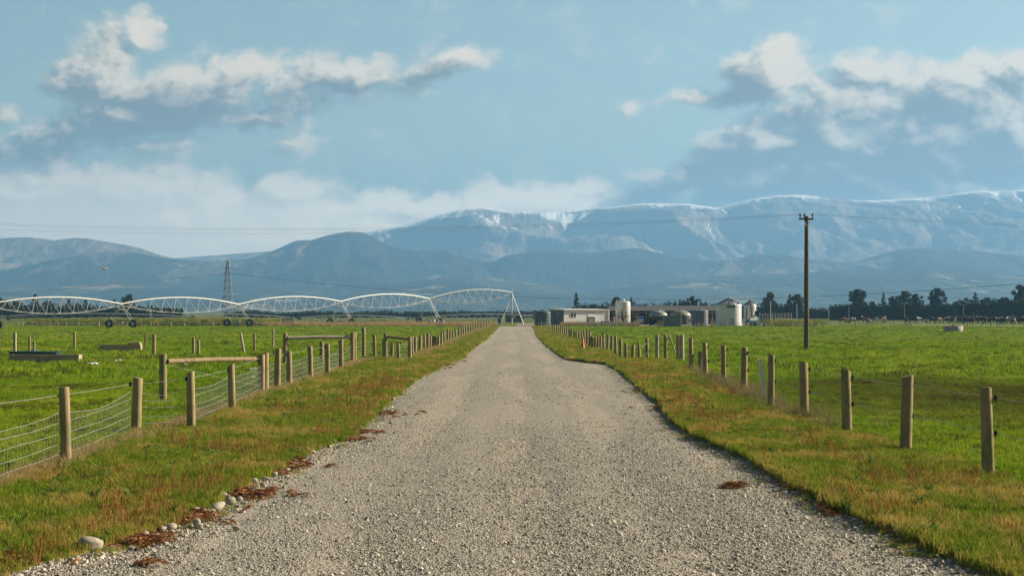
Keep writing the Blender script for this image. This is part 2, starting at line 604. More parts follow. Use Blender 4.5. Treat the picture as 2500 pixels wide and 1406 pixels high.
m_mid = hill_mat('forest_hill', (0.19, 0.155, 0.095), (0.12, 0.10, 0.065), (0.020, 0.028, 0.022), 0.43)
m_low = hill_mat('foothill_pasture', (0.075, 0.08, 0.045), (0.05, 0.06, 0.035), (0.020, 0.030, 0.022), 0.48, pale=(0.30, 0.26, 0.17))
tag(ridge_mesh('mountains', FAR, 6400, 4900, 7600, m_far, 3.1, 0.50, 600, nu=760, nv=200), kind='structure')
tag(ridge_mesh('hills_tussock', LEFT, 5200, 4400, 5800, m_left, 8.7, 0.36, 330, nu=420, nv=90, x1=1300), kind='structure')
tag(ridge_mesh('hills', MID, 4500, 3750, 5000, m_mid, 5.5, 0.40, 330, nu=760, nv=130), kind='structure')
tag(ridge_mesh('foothills', LOW, 3700, 2500, 4000, m_low, 1.9, 0.18, 220, nu=620, nv=90, power=1.5), kind='structure')
# ================================================================ ground, road, verges
LE = [(796, 1219), (800, 1215), (815, 1200), (830, 1185), (845, 1165), (860, 1145), (875, 1130), (885, 1108), (905, 1060), (930, 1012), (965, 965), (1000, 928), (1040, 888),
      (1070, 850), (1110, 750), (1140, 690), (1165, 640), (1200, 572), (1240, 508), (1290, 405), (1320, 325), (1350, 212), (1380, 120), (1406, 40), (1500, -240), (1700, -800)]
RE = [(796, 1300), (800, 1304), (820, 1312), (840, 1330), (860, 1355), (880, 1388), (886, 1440), (892, 1488), (910, 1515), (945, 1558), (985, 1612), (1030, 1640), (1070, 1700),
      (1110, 1795), (1165, 1893), (1215, 1978), (1260, 2070), (1315, 2195), (1370, 2310), (1406, 2400), (1500, 2650), (1700, 3200)]


def d2py(d):
    return HOR + F * H / np.asarray(d, dtype=float)


def edge_x(tab, d):
    py = d2py(d)
    px = np.interp(py, [p[0] for p in tab], [p[1] for p in tab])
    x = (px - 1250) / F * np.asarray(d, dtype=float)
    return x


def left_edge(d):
    d = np.asarray(d, dtype=float)
    return edge_x(LE, d) + 0.10 * fbm(d * 0.9, d * 0 + 3.3, 4)


def right_edge(d):
    d = np.asarray(d, dtype=float)
    return edge_x(RE, d) + 0.10 * fbm(d * 0.9, d * 0 + 8.3, 4)


def left_fence(d):
    return np.interp(d, [10, 84, 90, 120, 160, 270], [-7.6, -7.65, -5.6, -5.3, -5.15, -4.1])


def right_fence(d):
    return np.interp(d, [10, 26, 34, 44, 70, 85, 90, 120, 200, 270], [7.6, 7.42, 7.0, 6.9, 7.6, 8.0, 5.9, 6.0, 4.9, 4.0])


ROAD_END = 268.0


def ground_z(x, y):
    """height of the pasture"""
    x, y = np.asarray(x, float), np.asarray(y, float)
    fade = np.clip(1 - (y - 120) / 160, 0.0, 1)
    z = (0.07 * fbm(x / 4.0, y / 5.5, 3) + 0.035 * fbm(x / 1.1 + 9, y / 1.5, 3)) * fade
    lf, rf = left_fence(y), right_fence(y)
    inside = np.clip(np.minimum(x - lf, rf - x) / 0.6 + 0.4, 0, 1) * (y < ROAD_END + 2)
    return z * (1 - inside) - 0.14 * inside


def verge_z(s, x, y):
    """s: 0 at the road edge, 1 at the fence"""
    return np.where(x > 0, 0.11, 0.055) * (1 - s) + 0.015 * s + 0.03 * fbm(x / 1.3, y / 1.7, 3) * np.clip(s * 6, 0, 1)


def road_z(x, y):
    return 0.012 + 0.018 * fbm(x / 0.8, y / 3.0, 3) - 0.012 * np.cos(x * 3.4 + 0.4)


def grid_faces(nu, nv):
    i = np.arange(nu - 1)[:, None] * nv + np.arange(nv - 1)[None, :]
    return np.stack([i, i + 1, i + nv + 1, i + nv], -1).reshape(-1, 4)


# pasture sheet: a fan of rows that reaches the hills
ds = np.concatenate([[-300, -40, 0, 6], 1 / np.linspace(1 / 11, 1 / 300, 330), np.geomspace(310, 14000, 40)])
us = np.concatenate([[-6, -2, -0.9, -0.6], np.linspace(-0.42, 0.42, 330), [0.6, 0.9, 2, 6]])
D, Uu = np.meshgrid(ds, us, indexing='ij')
X = Uu * np.maximum(D, 30) * np.where(D < 11, 1, 1)
X = np.where(D < 30, Uu * 30 * np.where(np.abs(Uu) < 0.5, np.maximum(D, 11) / 30, 1), Uu * D)
X = np.where(D < 11, Uu * 300, X)
Z = np.where(D < 11, -0.14, ground_z(X, D))
Gv = np.stack([X, D, Z], -1).reshape(-1, 3)


def pasture_mat():
    m, n, b = new_mat('pasture')
    p = n.pos()
    a = n.noise(n.scaled(p, (1, 0.55, 1)), 0.11, 5, 0.6)
    f = n.noise(p, 2.3, 6, 0.7)
    g = n.noise(n.scaled(p, (1, 0.5, 1)), 0.55, 5, 0.65)
    col = n.mix(n.smooth(f, 0.3, 0.7), (0.058, 0.098, 0.007), (0.115, 0.165, 0.012))
    col = n.mix(n.smooth(a, 0.42, 0.66), col, (0.185, 0.225, 0.020))
    col = n.mix(n.smooth(g, 0.60, 0.70), col, (0.050, 0.060, 0.014))
    # ground trodden dark by stock beside the right hand fence
    q = n.vmath('LENGTH', n.vmath('MULTIPLY', n.vmath('SUBTRACT', p, (14.0, 50.0, 0.0)), (1 / 9.0, 1 / 19.0, 0.0)))
    ch = n.math('MULTIPLY_ADD', n.noise(n.scaled(p, (1, 0.5, 1)), 0.5, 5, 0.65), 1.1, n.math('MULTIPLY', q, -0.8))
    col = n.mix(n.math('MULTIPLY', n.smooth(ch, -0.24, 0.18), 0.7), col, (0.052, 0.045, 0.020))
    # far beyond the paddock fences the fields are duller
    y = n.sep(p)[1]
    col = n.mix(n.smooth(y, 280, 420), col, (0.085, 0.115, 0.030))
    n.put(b.inputs['Base Color'], col)
    b.inputs['Roughness'].default_value = 0.95
    b.inputs['Specular IOR Level'].default_value = 0.05
    n.put(b.inputs['Normal'], n.bump(f, 0.7, 0.08))
    return m


tag(np_mesh('ground', Gv, grid_faces(len(ds), len(us)), pasture_mat()), kind='structure')


def gravel_mat():
    m, n, b = new_mat('gravel_road')
    p = n.pos()
    def vor(scale):
        v = n.new('ShaderNodeTexVoronoi', feature='F1')
        n.put(v.inputs['Vector'], p)
        v.inputs['Scale'].default_value = scale
        return v
    v1 = vor(42.0); v2 = vor(17.0)
    tone = n.sep(v1.outputs['Color'])[0]
    tone2 = n.sep(v2.outputs['Color'])[1]
    tone = n.math('MULTIPLY_ADD', tone2, 0.35, n.math('MULTIPLY', tone, 0.65))
    col = n.mix(tone, (0.23, 0.21, 0.17), (0.45, 0.41, 0.335))
    # wheel tracks: fine beige dust
    x = n.sep(p)[0]
    tr = n.math('MULTIPLY_ADD', n.noise(n.scaled(p, (0.6, 0.06, 1)), 1.0, 4, 0.6), 1.6, n.math('MULTIPLY', n.math('COSINE', n.math('MULTIPLY', x, 3.4)), 0.16))
    tmask = n.smooth(tr, 0.78, 1.0)
    col = n.mix(n.math('MULTIPLY', tmask, 0.45), col, (0.37, 0.325, 0.235))
    big = n.noise(n.scaled(p, (1, 0.35, 1)), 0.5, 5, 0.6)
    col = n.mix(n.smooth(big, 0.35, 0.7), col, n.mix(0.28, col, (0.38, 0.35, 0.31)))
    n.put(b.inputs['Base Color'], col)
    b.inputs['Roughness'].default_value = 0.95
    b.inputs['Specular IOR Level'].default_value = 0.1
    hgt = n.math('MULTIPLY_ADD', v2.outputs['Distance'], -0.9, n.math('MULTIPLY', v1.outputs['Distance'], -0.7))
    hgt = n.math('MULTIPLY', hgt, n.math('SUBTRACT', 1.0, n.math('MULTIPLY', tmask, 0.5)))
    n.put(b.inputs['Normal'], n.bump(hgt, 1.0, 0.045))
    return m


rd = np.concatenate([[5.0, 8.0], 1 / np.linspace(1 / 11, 1 / ROAD_END, 420)])
ss = np.linspace(0, 1, 70)
Dd, Ss = np.meshgrid(rd, ss, indexing='ij')
le, re_ = left_edge(rd)[:, None], right_edge(rd)[:, None]
Xr = (le - 0.35) + (re_ - le + 0.7) * Ss
Zr = road_z(Xr, Dd)
tag(np_mesh('gravel_road', np.stack([Xr, Dd, Zr], -1).reshape(-1, 3), grid_faces(len(rd), len(ss)), gravel_mat()), kind='structure')


def verge_mat():
    m, n, b = new_mat('verge_turf')
    p = n.pos()
    f = n.noise(p, 5.0, 6, 0.7)
    a = n.noise(n.scaled(p, (1, 0.6, 1)), 0.55, 5, 0.6)
    c = n.noise(n.vmath('ADD', p, (31, 7, 0)), 0.9, 5, 0.65)
    col = n.mix(n.smooth(f, 0.3, 0.7), (0.075, 0.085, 0.018), (0.14, 0.13, 0.032))
    col = n.mix(n.smooth(a, 0.48, 0.62), col, (0.21, 0.145, 0.050))
    col = n.mix(n.smooth(c, 0.58, 0.68), col, (0.16, 0.075, 0.030))
    n.put(b.inputs['Base Color'], col)
    b.inputs['Roughness'].default_value = 0.95
    b.inputs['Specular IOR Level'].default_value = 0.05
    n.put(b.inputs['Normal'], n.bump(f, 0.7, 0.05))
    return m


m_verge = verge_mat()
sv = np.concatenate([[-0.02, -0.01], np.linspace(0, 1, 40)])
for side in (-1, 1):
    Dd, Ss = np.meshgrid(rd, sv, indexing='ij')
    e = (left_edge(rd) if side < 0 else right_edge(rd))[:, None]
    fn = (left_fence(rd) - 0.5 if side < 0 else right_fence(rd) + 0.5)[:, None]
    Xv = e + (fn - e) * Ss
    Zv = verge_z(np.clip(Ss, 0, 1), Xv, Dd)
    Zv = np.where(Ss < -0.005, -0.1 * (Ss < -0.015) + 0.03 * (Ss >= -0.015), Zv)
    Fv = grid_faces(len(rd), len(sv))
    if side > 0: Fv = Fv[:, ::-1]
    tag(np_mesh('verge', np.stack([Xv, Dd, Zv], -1).reshape(-1, 3), Fv[:, ::-1], m_verge), kind='structure')


# ---------------------------------------------------------------- scattering on the ground
def scatter(name, pts, scale, source, label=None, tilt=0.0, zrot=None):
    """stuff nobody could count: SOURCE mesh instanced on POINTS by geometry nodes"""
    pts = np.asarray(pts, np.float32)
    me = bpy.data.meshes.new(name)
    me.vertices.add(len(pts))
    me.vertices.foreach_set('co', pts.ravel())
    a = me.attributes.new('size', 'FLOAT', 'POINT')
    a.data.foreach_set('value', np.asarray(scale, np.float32))
    rot = np.zeros((len(pts), 3), np.float32)
    rot[:, 2] = _rs.uniform(0, 6.283, len(pts)) if zrot is None else zrot
    if tilt:
        rot[:, 0] = _rs.normal(0, tilt, len(pts)); rot[:, 1] = _rs.normal(0, tilt, len(pts))
    a = me.attributes.new('turn', 'FLOAT_VECTOR', 'POINT')
    a.data.foreach_set('vector', rot.ravel())
    o = bpy.data.objects.new(name, me)
    C.objects.link(o)
    g = bpy.data.node_groups.new(name, 'GeometryNodeTree')
    g.interface.new_socket('Geometry', in_out='INPUT', socket_type='NodeSocketGeometry')
    g.interface.new_socket('Geometry', in_out='OUTPUT', socket_type='NodeSocketGeometry')
    nn = g.nodes
    gi, go = nn.new('NodeGroupInput'), nn.new('NodeGroupOutput')
    ip = nn.new('GeometryNodeInstanceOnPoints')
    oi = nn.new('GeometryNodeObjectInfo')
    oi.inputs['Object'].default_value = source
    oi.inputs['As Instance'].default_value = True
    s1 = nn.new('GeometryNodeInputNamedAttribute'); s1.data_type = 'FLOAT'; s1.inputs[0].default_value = 'size'
    s2 = nn.new('GeometryNodeInputNamedAttribute'); s2.data_type = 'FLOAT_VECTOR'; s2.inputs[0].default_value = 'turn'
    e2r = nn.new('FunctionNodeEulerToRotation')
    L = g.links
    L.new(gi.outputs[0], ip.inputs['Points'])
    L.new(oi.outputs['Geometry'], ip.inputs['Instance'])
    L.new(s2.outputs[0], e2r.inputs[0])
    L.new(e2r.outputs[0], ip.inputs['Rotation'])
    L.new(s1.outputs[0], ip.inputs['Scale'])
    L.new(ip.outputs[0], go.inputs[0])
    md = o.modifiers.new('scatter', 'NODES')
    md.node_group = g
    tag(o, label, kind='stuff')
    return o


def source_mesh(name, V, Fs, m):
    me = bpy.data.meshes.new(name)
    me.from_pydata(V, [], Fs)
    me.materials.append(m)
    me.update()
    return bpy.data.objects.new(name, me)     # not linked: only a pattern for scatter()


def blades(n, h, spread, w, lean=0.5, seed=0, head=None):
    r = random.Random(seed)
    V, Fs = [], []
    for i in range(n):
        a, q = r.uniform(0, 6.283), r.uniform(0, 6.283)
        d = spread * math.sqrt(r.random())
        x, y = d * math.cos(q), d * math.sin(q)
        hh = h * r.uniform(0.5, 1.15)
        l = lean * hh * r.uniform(0.2, 1.0)
        b = r.uniform(0, 6.283)
        lx, ly = l * math.cos(b), l * math.sin(b)
        wx_, wy_ = math.cos(a) * w / 2, math.sin(a) * w / 2
        k = len(V)
        V += [(x - wx_, y - wy_, -0.02), (x + wx_, y + wy_, -0.02),
              (x + lx * .4 - wx_ * .8, y + ly * .4 - wy_ * .8, hh * .62), (x + lx * .4 + wx_ * .8, y + ly * .4 + wy_ * .8, hh * .62), (x + lx, y + ly, hh)]
        Fs += [(k, k + 1, k + 3, k + 2), (k + 2, k + 3, k + 4)]
        if head:
            hw, hl = head
            z0 = hh
            V += [(x + lx - hw, y + ly, z0), (x + lx + hw, y + ly, z0 + .01), (x + lx * 1.1, y + ly + hw, z0 + hl)]
            Fs.append((k + 5, k + 6, k + 7))
    return V, Fs


def leaf_mat(name, c1, c2, c3=None, patch=0.6, c4=None, thr=(0.46, 0.62), transl=0.35, thr4=(0.56, 0.68), trodden=False):
    """blade colour: every tuft its own tone, drier patches where the ground says so"""
    m, n, b = new_mat(name)
    m.node_tree.nodes.remove(b)
    out = [k for k in m.node_tree.nodes if k.type == 'OUTPUT_MATERIAL'][0]
    p = n.pos()
    oi = n.new('ShaderNodeObjectInfo')
    col = n.mix(oi.outputs['Random'], c1, c2)
    rnd = n.math('MULTIPLY', n.math('SUBTRACT', oi.outputs['Random'], 0.5), 0.16)
    if c3:
        a = n.math('ADD', n.noise(n.scaled(p, (1, 0.6, 0)), patch, 5, 0.6), rnd)
        col = n.mix(n.smooth(a, *thr), col, c3)
    if c4:
        a = n.math('SUBTRACT', n.noise(n.vmath('ADD', n.scaled(p, (1, 1, 0)), (31, 7, 0)), patch * 1.6, 5, 0.65), rnd)
        col = n.mix(n.smooth(a, *thr4), col, c4)
    if trodden:
        q = n.vmath('LENGTH', n.vmath('MULTIPLY', n.vmath('SUBTRACT', p, (14.0, 50.0, 0.0)), (1 / 9.0, 1 / 19.0, 0.0)))
        ch = n.math('MULTIPLY_ADD', n.noise(n.scaled(p, (1, 0.5, 0)), 0.5, 5, 0.65), 1.1, n.math('MULTIPLY_ADD', q, -0.8, rnd))
        col = n.mix(n.math('MULTIPLY', n.smooth(ch, -0.20, 0.22), 0.62), col, (0.085, 0.078, 0.026))
    df = n.new('ShaderNodeBsdfDiffuse'); tr = n.new('ShaderNodeBsdfTranslucent'); mx = n.new('ShaderNodeMixShader')
    n.put(df.inputs[0], col); n.put(tr.inputs[0], col)
    mx.inputs[0].default_value = transl
    n.L.new(df.outputs[0], mx.inputs[1]); n.L.new(tr.outputs[0], mx.inputs[2])
    n.L.new(mx.outputs[0], out.inputs[0])
    return m


m_pgrass = leaf_mat('pasture_grass', (0.105, 0.205, 0.010), (0.235, 0.345, 0.020), (0.30, 0.37, 0.030), 0.13, (0.085, 0.095, 0.018), (0.45, 0.66), thr4=(0.50, 0.66), trodden=True)
m_vgrass = leaf_mat('verge_grass', (0.105, 0.185, 0.014), (0.270, 0.305, 0.036), (0.42, 0.32, 0.085), 0.55, (0.22, 0.105, 0.040), (0.46, 0.65), thr4=(0.61, 0.73))
m_stalk = leaf_mat('dock_stalk', (0.22, 0.090, 0.032), (0.34, 0.15, 0.06), transl=0.2)
m_dry = leaf_mat('dry_grass', (0.34, 0.24, 0.11), (0.47, 0.36, 0.19), transl=0.3)
m_weed = leaf_mat('dry_weed', (0.17, 0.145, 0.060), (0.34, 0.285, 0.145), transl=0.2)
m_dead = leaf_mat('dead_thatch', (0.22, 0.10, 0.045), (0.42, 0.23, 0.12), transl=0.1)
m_pebble, pn, pb = new_mat('gravel_stone')
oi = pn.new('ShaderNodeObjectInfo')
pn.put(pb.inputs['Base Color'], pn.mix(oi.outputs['Random'], (0.14, 0.13, 0.105), (0.62, 0.565, 0.465)))
pb.inputs['Roughness'].default_value = 0.85

tuft_fine = [source_mesh('grass_tuft', *blades(22, 0.10, 0.075, 0.0075, 0.8, i), m_vgrass) for i in range(2)]
tuft_past = [source_mesh('grass_tuft', *blades(22, 0.085, 0.085, 0.0085, 0.9, i + 5), m_pgrass) for i in range(2)]
tuft_far = source_mesh('grass_tuft', *blades(16, 0.15, 0.20, 0.022, 0.8, 9), m_pgrass)
tuft_vfar = source_mesh('grass_tuft', *blades(16, 0.14, 0.18, 0.018, 0.8, 10), m_vgrass)
stalks = source_mesh('grass_tuft', *blades(5, 0.26, 0.05, 0.007, 0.25, 12, head=(0.008, 0.07)), m_stalk)
dry_tuft = source_mesh('grass_tuft', *blades(26, 0.26, 0.09, 0.006, 0.7, 14), m_dry)
weed_tuft = source_mesh('grass_tuft', *blades(34, 0.42, 0.16, 0.006, 0.9, 15), m_weed)


def flat_strands(nst, seed):
    r = random.Random(seed)
    V, Fs = [], []
    for i in range(nst):
        a = r.uniform(0, 6.283); q = r.uniform(0, 6.283); d = 0.10 * math.sqrt(r.random())
        x, y, z = d * math.cos(q), d * math.sin(q), 0.01 + 0.05 * r.random() * (1 - d / 0.11)
        L = r.uniform(0.03, 0.085)
        dx, dy = math.cos(a) * L, math.sin(a) * L
        k = len(V)
        V += [(x - dx, y - dy, z - .01), (x - dx * .2 - dy * .05, y - dy * .2 + dx * .05, z + .006), (x + dx, y + dy, z - .004)]
        Fs.append((k, k + 1, k + 2))
    return V, Fs


thatch = source_mesh('thatch_wisp', *flat_strands(46, 3), m_dead)


def inside_pasture(side, d0, d1, dens, margin=2.0):
    """points over one paddock within sight of the track"""
    area_w = lambda d: 0.36 * d + margin
    n_ = int(dens * (0.36 * (d1 ** 2 - d0 ** 2) / 2 + margin * (d1 - d0)))
    # depth sampled in proportion to width
    d = np.sqrt(_rs.uniform(d0 ** 2, d1 ** 2, n_))
    x = side * _rs.uniform(0, 1, n_) * area_w(d)
    ok = (x < left_fence(d) - 0.1) if side < 0 else (x > right_fence(d) + 0.1)
    x, d = x[ok], d[ok]
    return np.stack([x, d, ground_z(x, d)], -1)


def on_verge(side, d0, d1, dens, near=1.0):
    w = 4.6
    n_ = int(dens * w * (d1 - d0))
    d = _rs.uniform(d0, d1, n_)
    s = _rs.uniform(-0.02, 1.02, n_)
    e = left_edge(d) if side < 0 else right_edge(d)
    f = left_fence(d) - 0.2 if side < 0 else right_fence(d) + 0.2
    keep = _rs.uniform(0, 1, n_) < np.abs(f - e) / w
    x = e + (f - e) * s
    # ragged margin: bare patches close to the gravel
    bare = fbm(x * 1.3, d * 0.8, 3) + np.abs(x - e) * 2.2
    keep &= bare > -0.6
    x, d, s = x[keep], d[keep], s[keep]
    return np.stack([x, d, verge_z(np.clip(s, 0, 1), x, d)], -1)


for side in (-1, 1):
    for i in range(2):
        p = inside_pasture(side, 19, 62, 26)
        scatter('grass', p, _rs.uniform(0.6, 1.35, len(p)) * (1 + 0.5 * np.clip(fbm(p[:, 0] * .7, p[:, 1] * .5, 3), -.6, 1)), tuft_past[i], 'short green pasture grass in the paddock')
        p = on_verge(side, 12.5, 42, 60)
        scatter('grass', p, _rs.uniform(0.5, 1.3, len(p)) * (1 + 0.45 * fbm(p[:, 0] * .8, p[:, 1] * .6, 3)), tuft_fine[i], 'mixed green and straw coloured grass on the verge')
    p = inside_pasture(side, 62, 135, 6.5)
    scatter('grass', p, _rs.uniform(0.4, 1.35, len(p)) * (1 + 0.9 * fbm(p[:, 0] * .35, p[:, 1] * .3, 3)), tuft_far, 'short green pasture grass in the paddock')
    p = inside_pasture(side, 135, 266, 1.9)
    scatter('grass', p, _rs.uniform(0.6, 1.3, len(p)) * np.clip(.85 + .8 * fbm(p[:, 0] * .22, p[:, 1] * .18, 3), .3, 1.25), tuft_far, 'short green pasture grass in the paddock')
    p = on_verge(side, 42, 95, 16)
    scatter('grass', p, _rs.uniform(0.6, 1.2, len(p)), tuft_vfar, 'mixed green and straw coloured grass on the verge')
    p = on_verge(side, 95, 268, 4.5)
    scatter('grass', p, _rs.uniform(0.8, 1.5, len(p)), tuft_vfar, 'mixed green and straw coloured grass on the verge')
    # reddish seed stalks in drifts
    p = on_verge(side, 13, 75, 26)
    ed = np.abs(p[:, 0] - (left_edge(p[:, 1]) if side < 0 else right_edge(p[:, 1])))
    keep = fbm(p[:, 0] * 0.55 + 4, p[:, 1] * 0.35, 3) > 0.02 + 0.13 * ed
    p = p[keep]
    scatter('stalks', p, _rs.uniform(0.5, 1.0, len(p)), stalks, 'reddish dry seed stalks on the verge', tilt=0.12)

# broad leaved weeds, shinier and taller than the turf
m_broad = leaf_mat('broad_leaf', (0.075, 0.150, 0.030), (0.150, 0.235, 0.050), transl=0.25)
rosette = source_mesh('weed_rosette', *blades(11, 0.17, 0.05, 0.045, 1.5, 21), m_broad)
clump = source_mesh('grass_clump', *blades(40, 0.19, 0.11, 0.009, 0.7, 23), m_pgrass)
vclump = source_mesh('grass_clump', *blades(40, 0.20, 0.11, 0.008, 0.8, 24), m_vgrass)
for side in (-1, 1):
    p = on_verge(side, 13, 60, 2.2)
    scatter('weeds', p, _rs.uniform(0.35, 1.0, len(p)), rosette, 'broad leaved weeds in the verge grass', tilt=0.15)
    p = on_verge(side, 13, 60, 7.0)
    p = p[fbm(p[:, 0] * 1.1 + 7, p[:, 1] * .8, 3) > 0.05]
    scatter('grass', p, _rs.uniform(0.5, 1.0, len(p)), vclump, 'thicker clumps of verge grass', tilt=0.1)
    p = on_verge(side, 13, 75, 9.0)
    p = p[fbm(p[:, 0] * .7 + 17, p[:, 1] * .45, 3) > 0.14]
    scatter('dry_grass', p, _rs.uniform(0.25, 0.62, len(p)), dry_tuft, 'straw coloured dry wisps in the verge grass', tilt=0.3)
    p = inside_pasture(side, 19, 90, 3.4)
    p = p[fbm(p[:, 0] * .5 + 3, p[:, 1] * .4, 3) > 0.08]
    scatter('grass', p, _rs.uniform(0.5, 1.05, len(p)), clump, 'thicker clumps of pasture grass', tilt=0.1)

# thin tufts creeping into the gravel
for side in (-1, 1):
    d = 1 / _rs.uniform(1 / 90, 1 / 13.5, 1100)
    e = left_edge(d) if side < 0 else right_edge(d)
    x = e - side * np.abs(_rs.normal(0, 0.22, len(d)))
    k = fbm(x * 1.2 + 5, d * 0.7, 3) > 0.0
    scatter('edge_grass', np.stack([x, d, road_z(x, d)], -1)[k], _rs.uniform(0.2, 0.7, int(k.sum())), tuft_fine[0], 'sparse grass creeping into the gravel edge', tilt=0.2)

# straw grass along the fence lines, brown weeds at the gateway jog on the right
d = _rs.uniform(18, 95, 2600); x = left_fence(d) + _rs.normal(0.05, 0.16, len(d))
k = fbm(d * 0.4, d * 0 + 2.2, 3) + 0.25 > 0
scatter('dry_grass', np.stack([x, d, 0.01 + 0 * d], -1)[k], _rs.uniform(0.3, 1.0, int(k.sum())), dry_tuft, 'straw coloured dry grass along the netting fence', tilt=0.2)
d = _rs.uniform(95, 262, 1500); x = left_fence(d) + _rs.normal(0.25, 0.22, len(d))
scatter('dry_grass', np.stack([x, d, 0.01 + 0 * d], -1), _rs.uniform(0.6, 1.2, len(d)), dry_tuft, 'straw coloured dry grass along the netting fence', tilt=0.2)
d = np.concatenate([_rs.uniform(36, 75, 260), _rs.normal(50, 5, 200), _rs.normal(40, 1.2, 50)]); x = right_fence(d) + _rs.normal(0.15, 0.30, len(d))
kw = fbm(d * 0.35, d * 0 + 5.5, 3) > -0.12
x, d = x[kw], d[kw]
scatter('dry_weeds', np.stack([x, d, 0 * d], -1), _rs.uniform(0.35, 1.1, len(d)), weed_tuft, 'brown dry weeds tangled round the fence posts', tilt=0.25)
d = _rs.uniform(95, 250, 500); x = right_fence(d) + _rs.normal(0.1, 0.2, len(d))
scatter('dry_weeds', np.stack([x, d, 0 * d], -1), _rs.uniform(0.4, 0.8, len(d)), dry_tuft, 'dry grass at the feet of the fence posts', tilt=0.25)
# tan strip behind the far edge of the paddock
px = _rs.uniform(640, 1215, 3800); d = _rs.uniform(272, 292, 3800)
scatter('dry_grass', np.stack([(px - 1250) / F * d, d, 0 * d], -1), _rs.uniform(1.6, 3.4, len(d)), dry_tuft, 'tan rank grass behind the far paddock fence', tilt=0.2)
px = _rs.uniform(1370, 1560, 900); d = _rs.uniform(272, 284, 900)
scatter('dry_weeds', np.stack([(px - 1250) / F * d, d, 0 * d], -1), _rs.uniform(0.8, 2.0, len(d)), weed_tuft, 'brown rank growth in front of the milking shed', tilt=0.2)

# dead reddish thatch along the road edge
TH = [(450, 1278, 60, .22), (480, 1262, 50, .2), (590, 1208, 90, .3), (640, 1215, 60, .25), (690, 1140, 70, .28), (660, 1160, 50, .2), (720, 1128, 50, .25), (840, 1078, 70, .3), (880, 1060, 50, .25),
      (330, 1332, 45, .25), (350, 1328, 30, .2), (1070, 893, 110, .5), (1045, 902, 70, .45), (1096, 884, 60, .4), (1790, 1192, 22, .09), (40, 1382, 40, .2), (380, 1385, 14, .12), (930, 1015, 60, .4), (2040, 1250, 40, .25),
      (1950, 1195, 40, .2), (1640, 1000, 60, .5), (1590, 960, 60, .6)]
tp = []
for (px, py, cnt, rad) in TH:
    c = gp(px, py)
    for i in range(int(cnt * 0.34)):
        q = random.uniform(0, 6.283); rr = rad * abs(random.gauss(0, 0.72)) * 1.25
        xx, yy = c.x + rr * math.cos(q) * 1.5, c.y + rr * math.sin(q) * 1.6
        tp.append((xx, yy, 0.03 + 0.03 * max(0, 1 - rr / rad)))
scatter('thatch', tp, _rs.uniform(0.6, 1.2, len(tp)), thatch, 'reddish brown dead grass raked to the road edge', tilt=0.3)


# loose stones of the road
def rock_mesh(seed, sub=1, squash=0.65):
    bm = bmesh.new()
    bmesh.ops.create_icosphere(bm, subdivisions=sub, radius=1)
    r = random.Random(seed)
    ph = [r.uniform(0, 6) for _ in range(6)]
    for v in bm.verts:
        c = v.co
        k = 1 + 0.16 * math.sin(c.x * 2.1 + ph[0]) + 0.14 * math.sin(c.y * 2.7 + ph[1]) + 0.12 * math.sin(c.z * 3.1 + ph[2]) + (r.uniform(-.09, .09) if sub < 3 else 0)
        v.co = Vector((c.x * k, c.y * k * r.uniform(.98, 1.02) * 0.85, c.z * k * squash))
    V = [tuple(v.co) for v in bm.verts]
    Fs = [tuple(v.index for v in f.verts) for f in bm.faces]
    bm.free()
    return V, Fs


peb = [source_mesh('pebble', *rock_mesh(40 + i, 1), m_pebble) for i in range(3)]


def road_pts(d0, d1, cnt, edge=0.0):
    d = 1 / _rs.uniform(1 / d1, 1 / d0, cnt) if d1 < 120 else _rs.uniform(d0, d1, cnt)
    le, re_ = left_edge(d), right_edge(d)
    if edge:
        s = np.abs(_rs.normal(0, edge, cnt)) * 1.5 - 0.12
        left = _rs.uniform(0, 1, cnt) < 0.62
        x = np.where(left, le + s, re_ - s)
    else:
        x = le + (re_ - le) * _rs.uniform(0, 1, cnt)
    loose = fbm(x * 0.6, d * 0.06, 3) + 0.55 * fbm(x * 2.2, d * 1.4, 3) - 0.12 * np.cos(3.4 * x)
    keep = loose + (0.4 if edge else 0.12) > _rs.uniform(-0.35, 0.45, cnt)
    keep &= _rs.uniform(0, 1, cnt) < np.clip((d1 - d) / (d1 - 30), 0, 1)      # thins out gently into the distance
    x, d = x[keep], d[keep]
    return np.stack([x, d, road_z(x, d) + 0.004], -1)


for i in range(3):
    p = road_pts(13.5, 98, 66000)
    scatter('gravel', p, np.clip(_rs.lognormal(-4.92, 0.52, len(p)), 0.0035, 0.034), peb[i], 'loose grey gravel on the farm road', tilt=0.5)
    p = road_pts(13.5, 65, 4200, edge=0.30)
    scatter('gravel', p, np.clip(_rs.lognormal(-4.3, 0.5, len(p)), 0.006, 0.045), peb[i], 'coarser gravel along the road edge', tilt=0.5)
# ================================================================ fences, posts, troughs, stones
def wood(name, c1, c2, c3):
    m, n, b = new_mat(name)
    oi = n.new('ShaderNodeObjectInfo')
    v = n.vmath('ADD', n.coord('Object'), oi.outputs['Location'])
    g = n.noise(n.scaled(v, (26, 26, 1.6)), 1.0, 6, 0.65)
    w = n.noise(n.scaled(v, (2.0, 2.0, 1.2)), 2.0, 4, 0.6)
    col = n.mix(n.smooth(g, 0.3, 0.7), c1, c2)
    col = n.mix(n.smooth(w, 0.45, 0.65), col, c3)
    col = n.mix(n.math('MULTIPLY', n.smooth(g, 0.36, 0.28), 0.8), col, tuple(x * 0.3 for x in c1))
    n.put(b.inputs['Base Color'], n.mix(n.math('MULTIPLY', oi.outputs['Random'], 0.45), col, tuple(x * 0.62 for x in c2)))
    b.inputs['Roughness'].default_value = 0.9
    b.inputs['Specular IOR Level'].default_value = 0.15
    n.put(b.inputs['Normal'], n.bump(g, 0.6, 0.012))
    return m


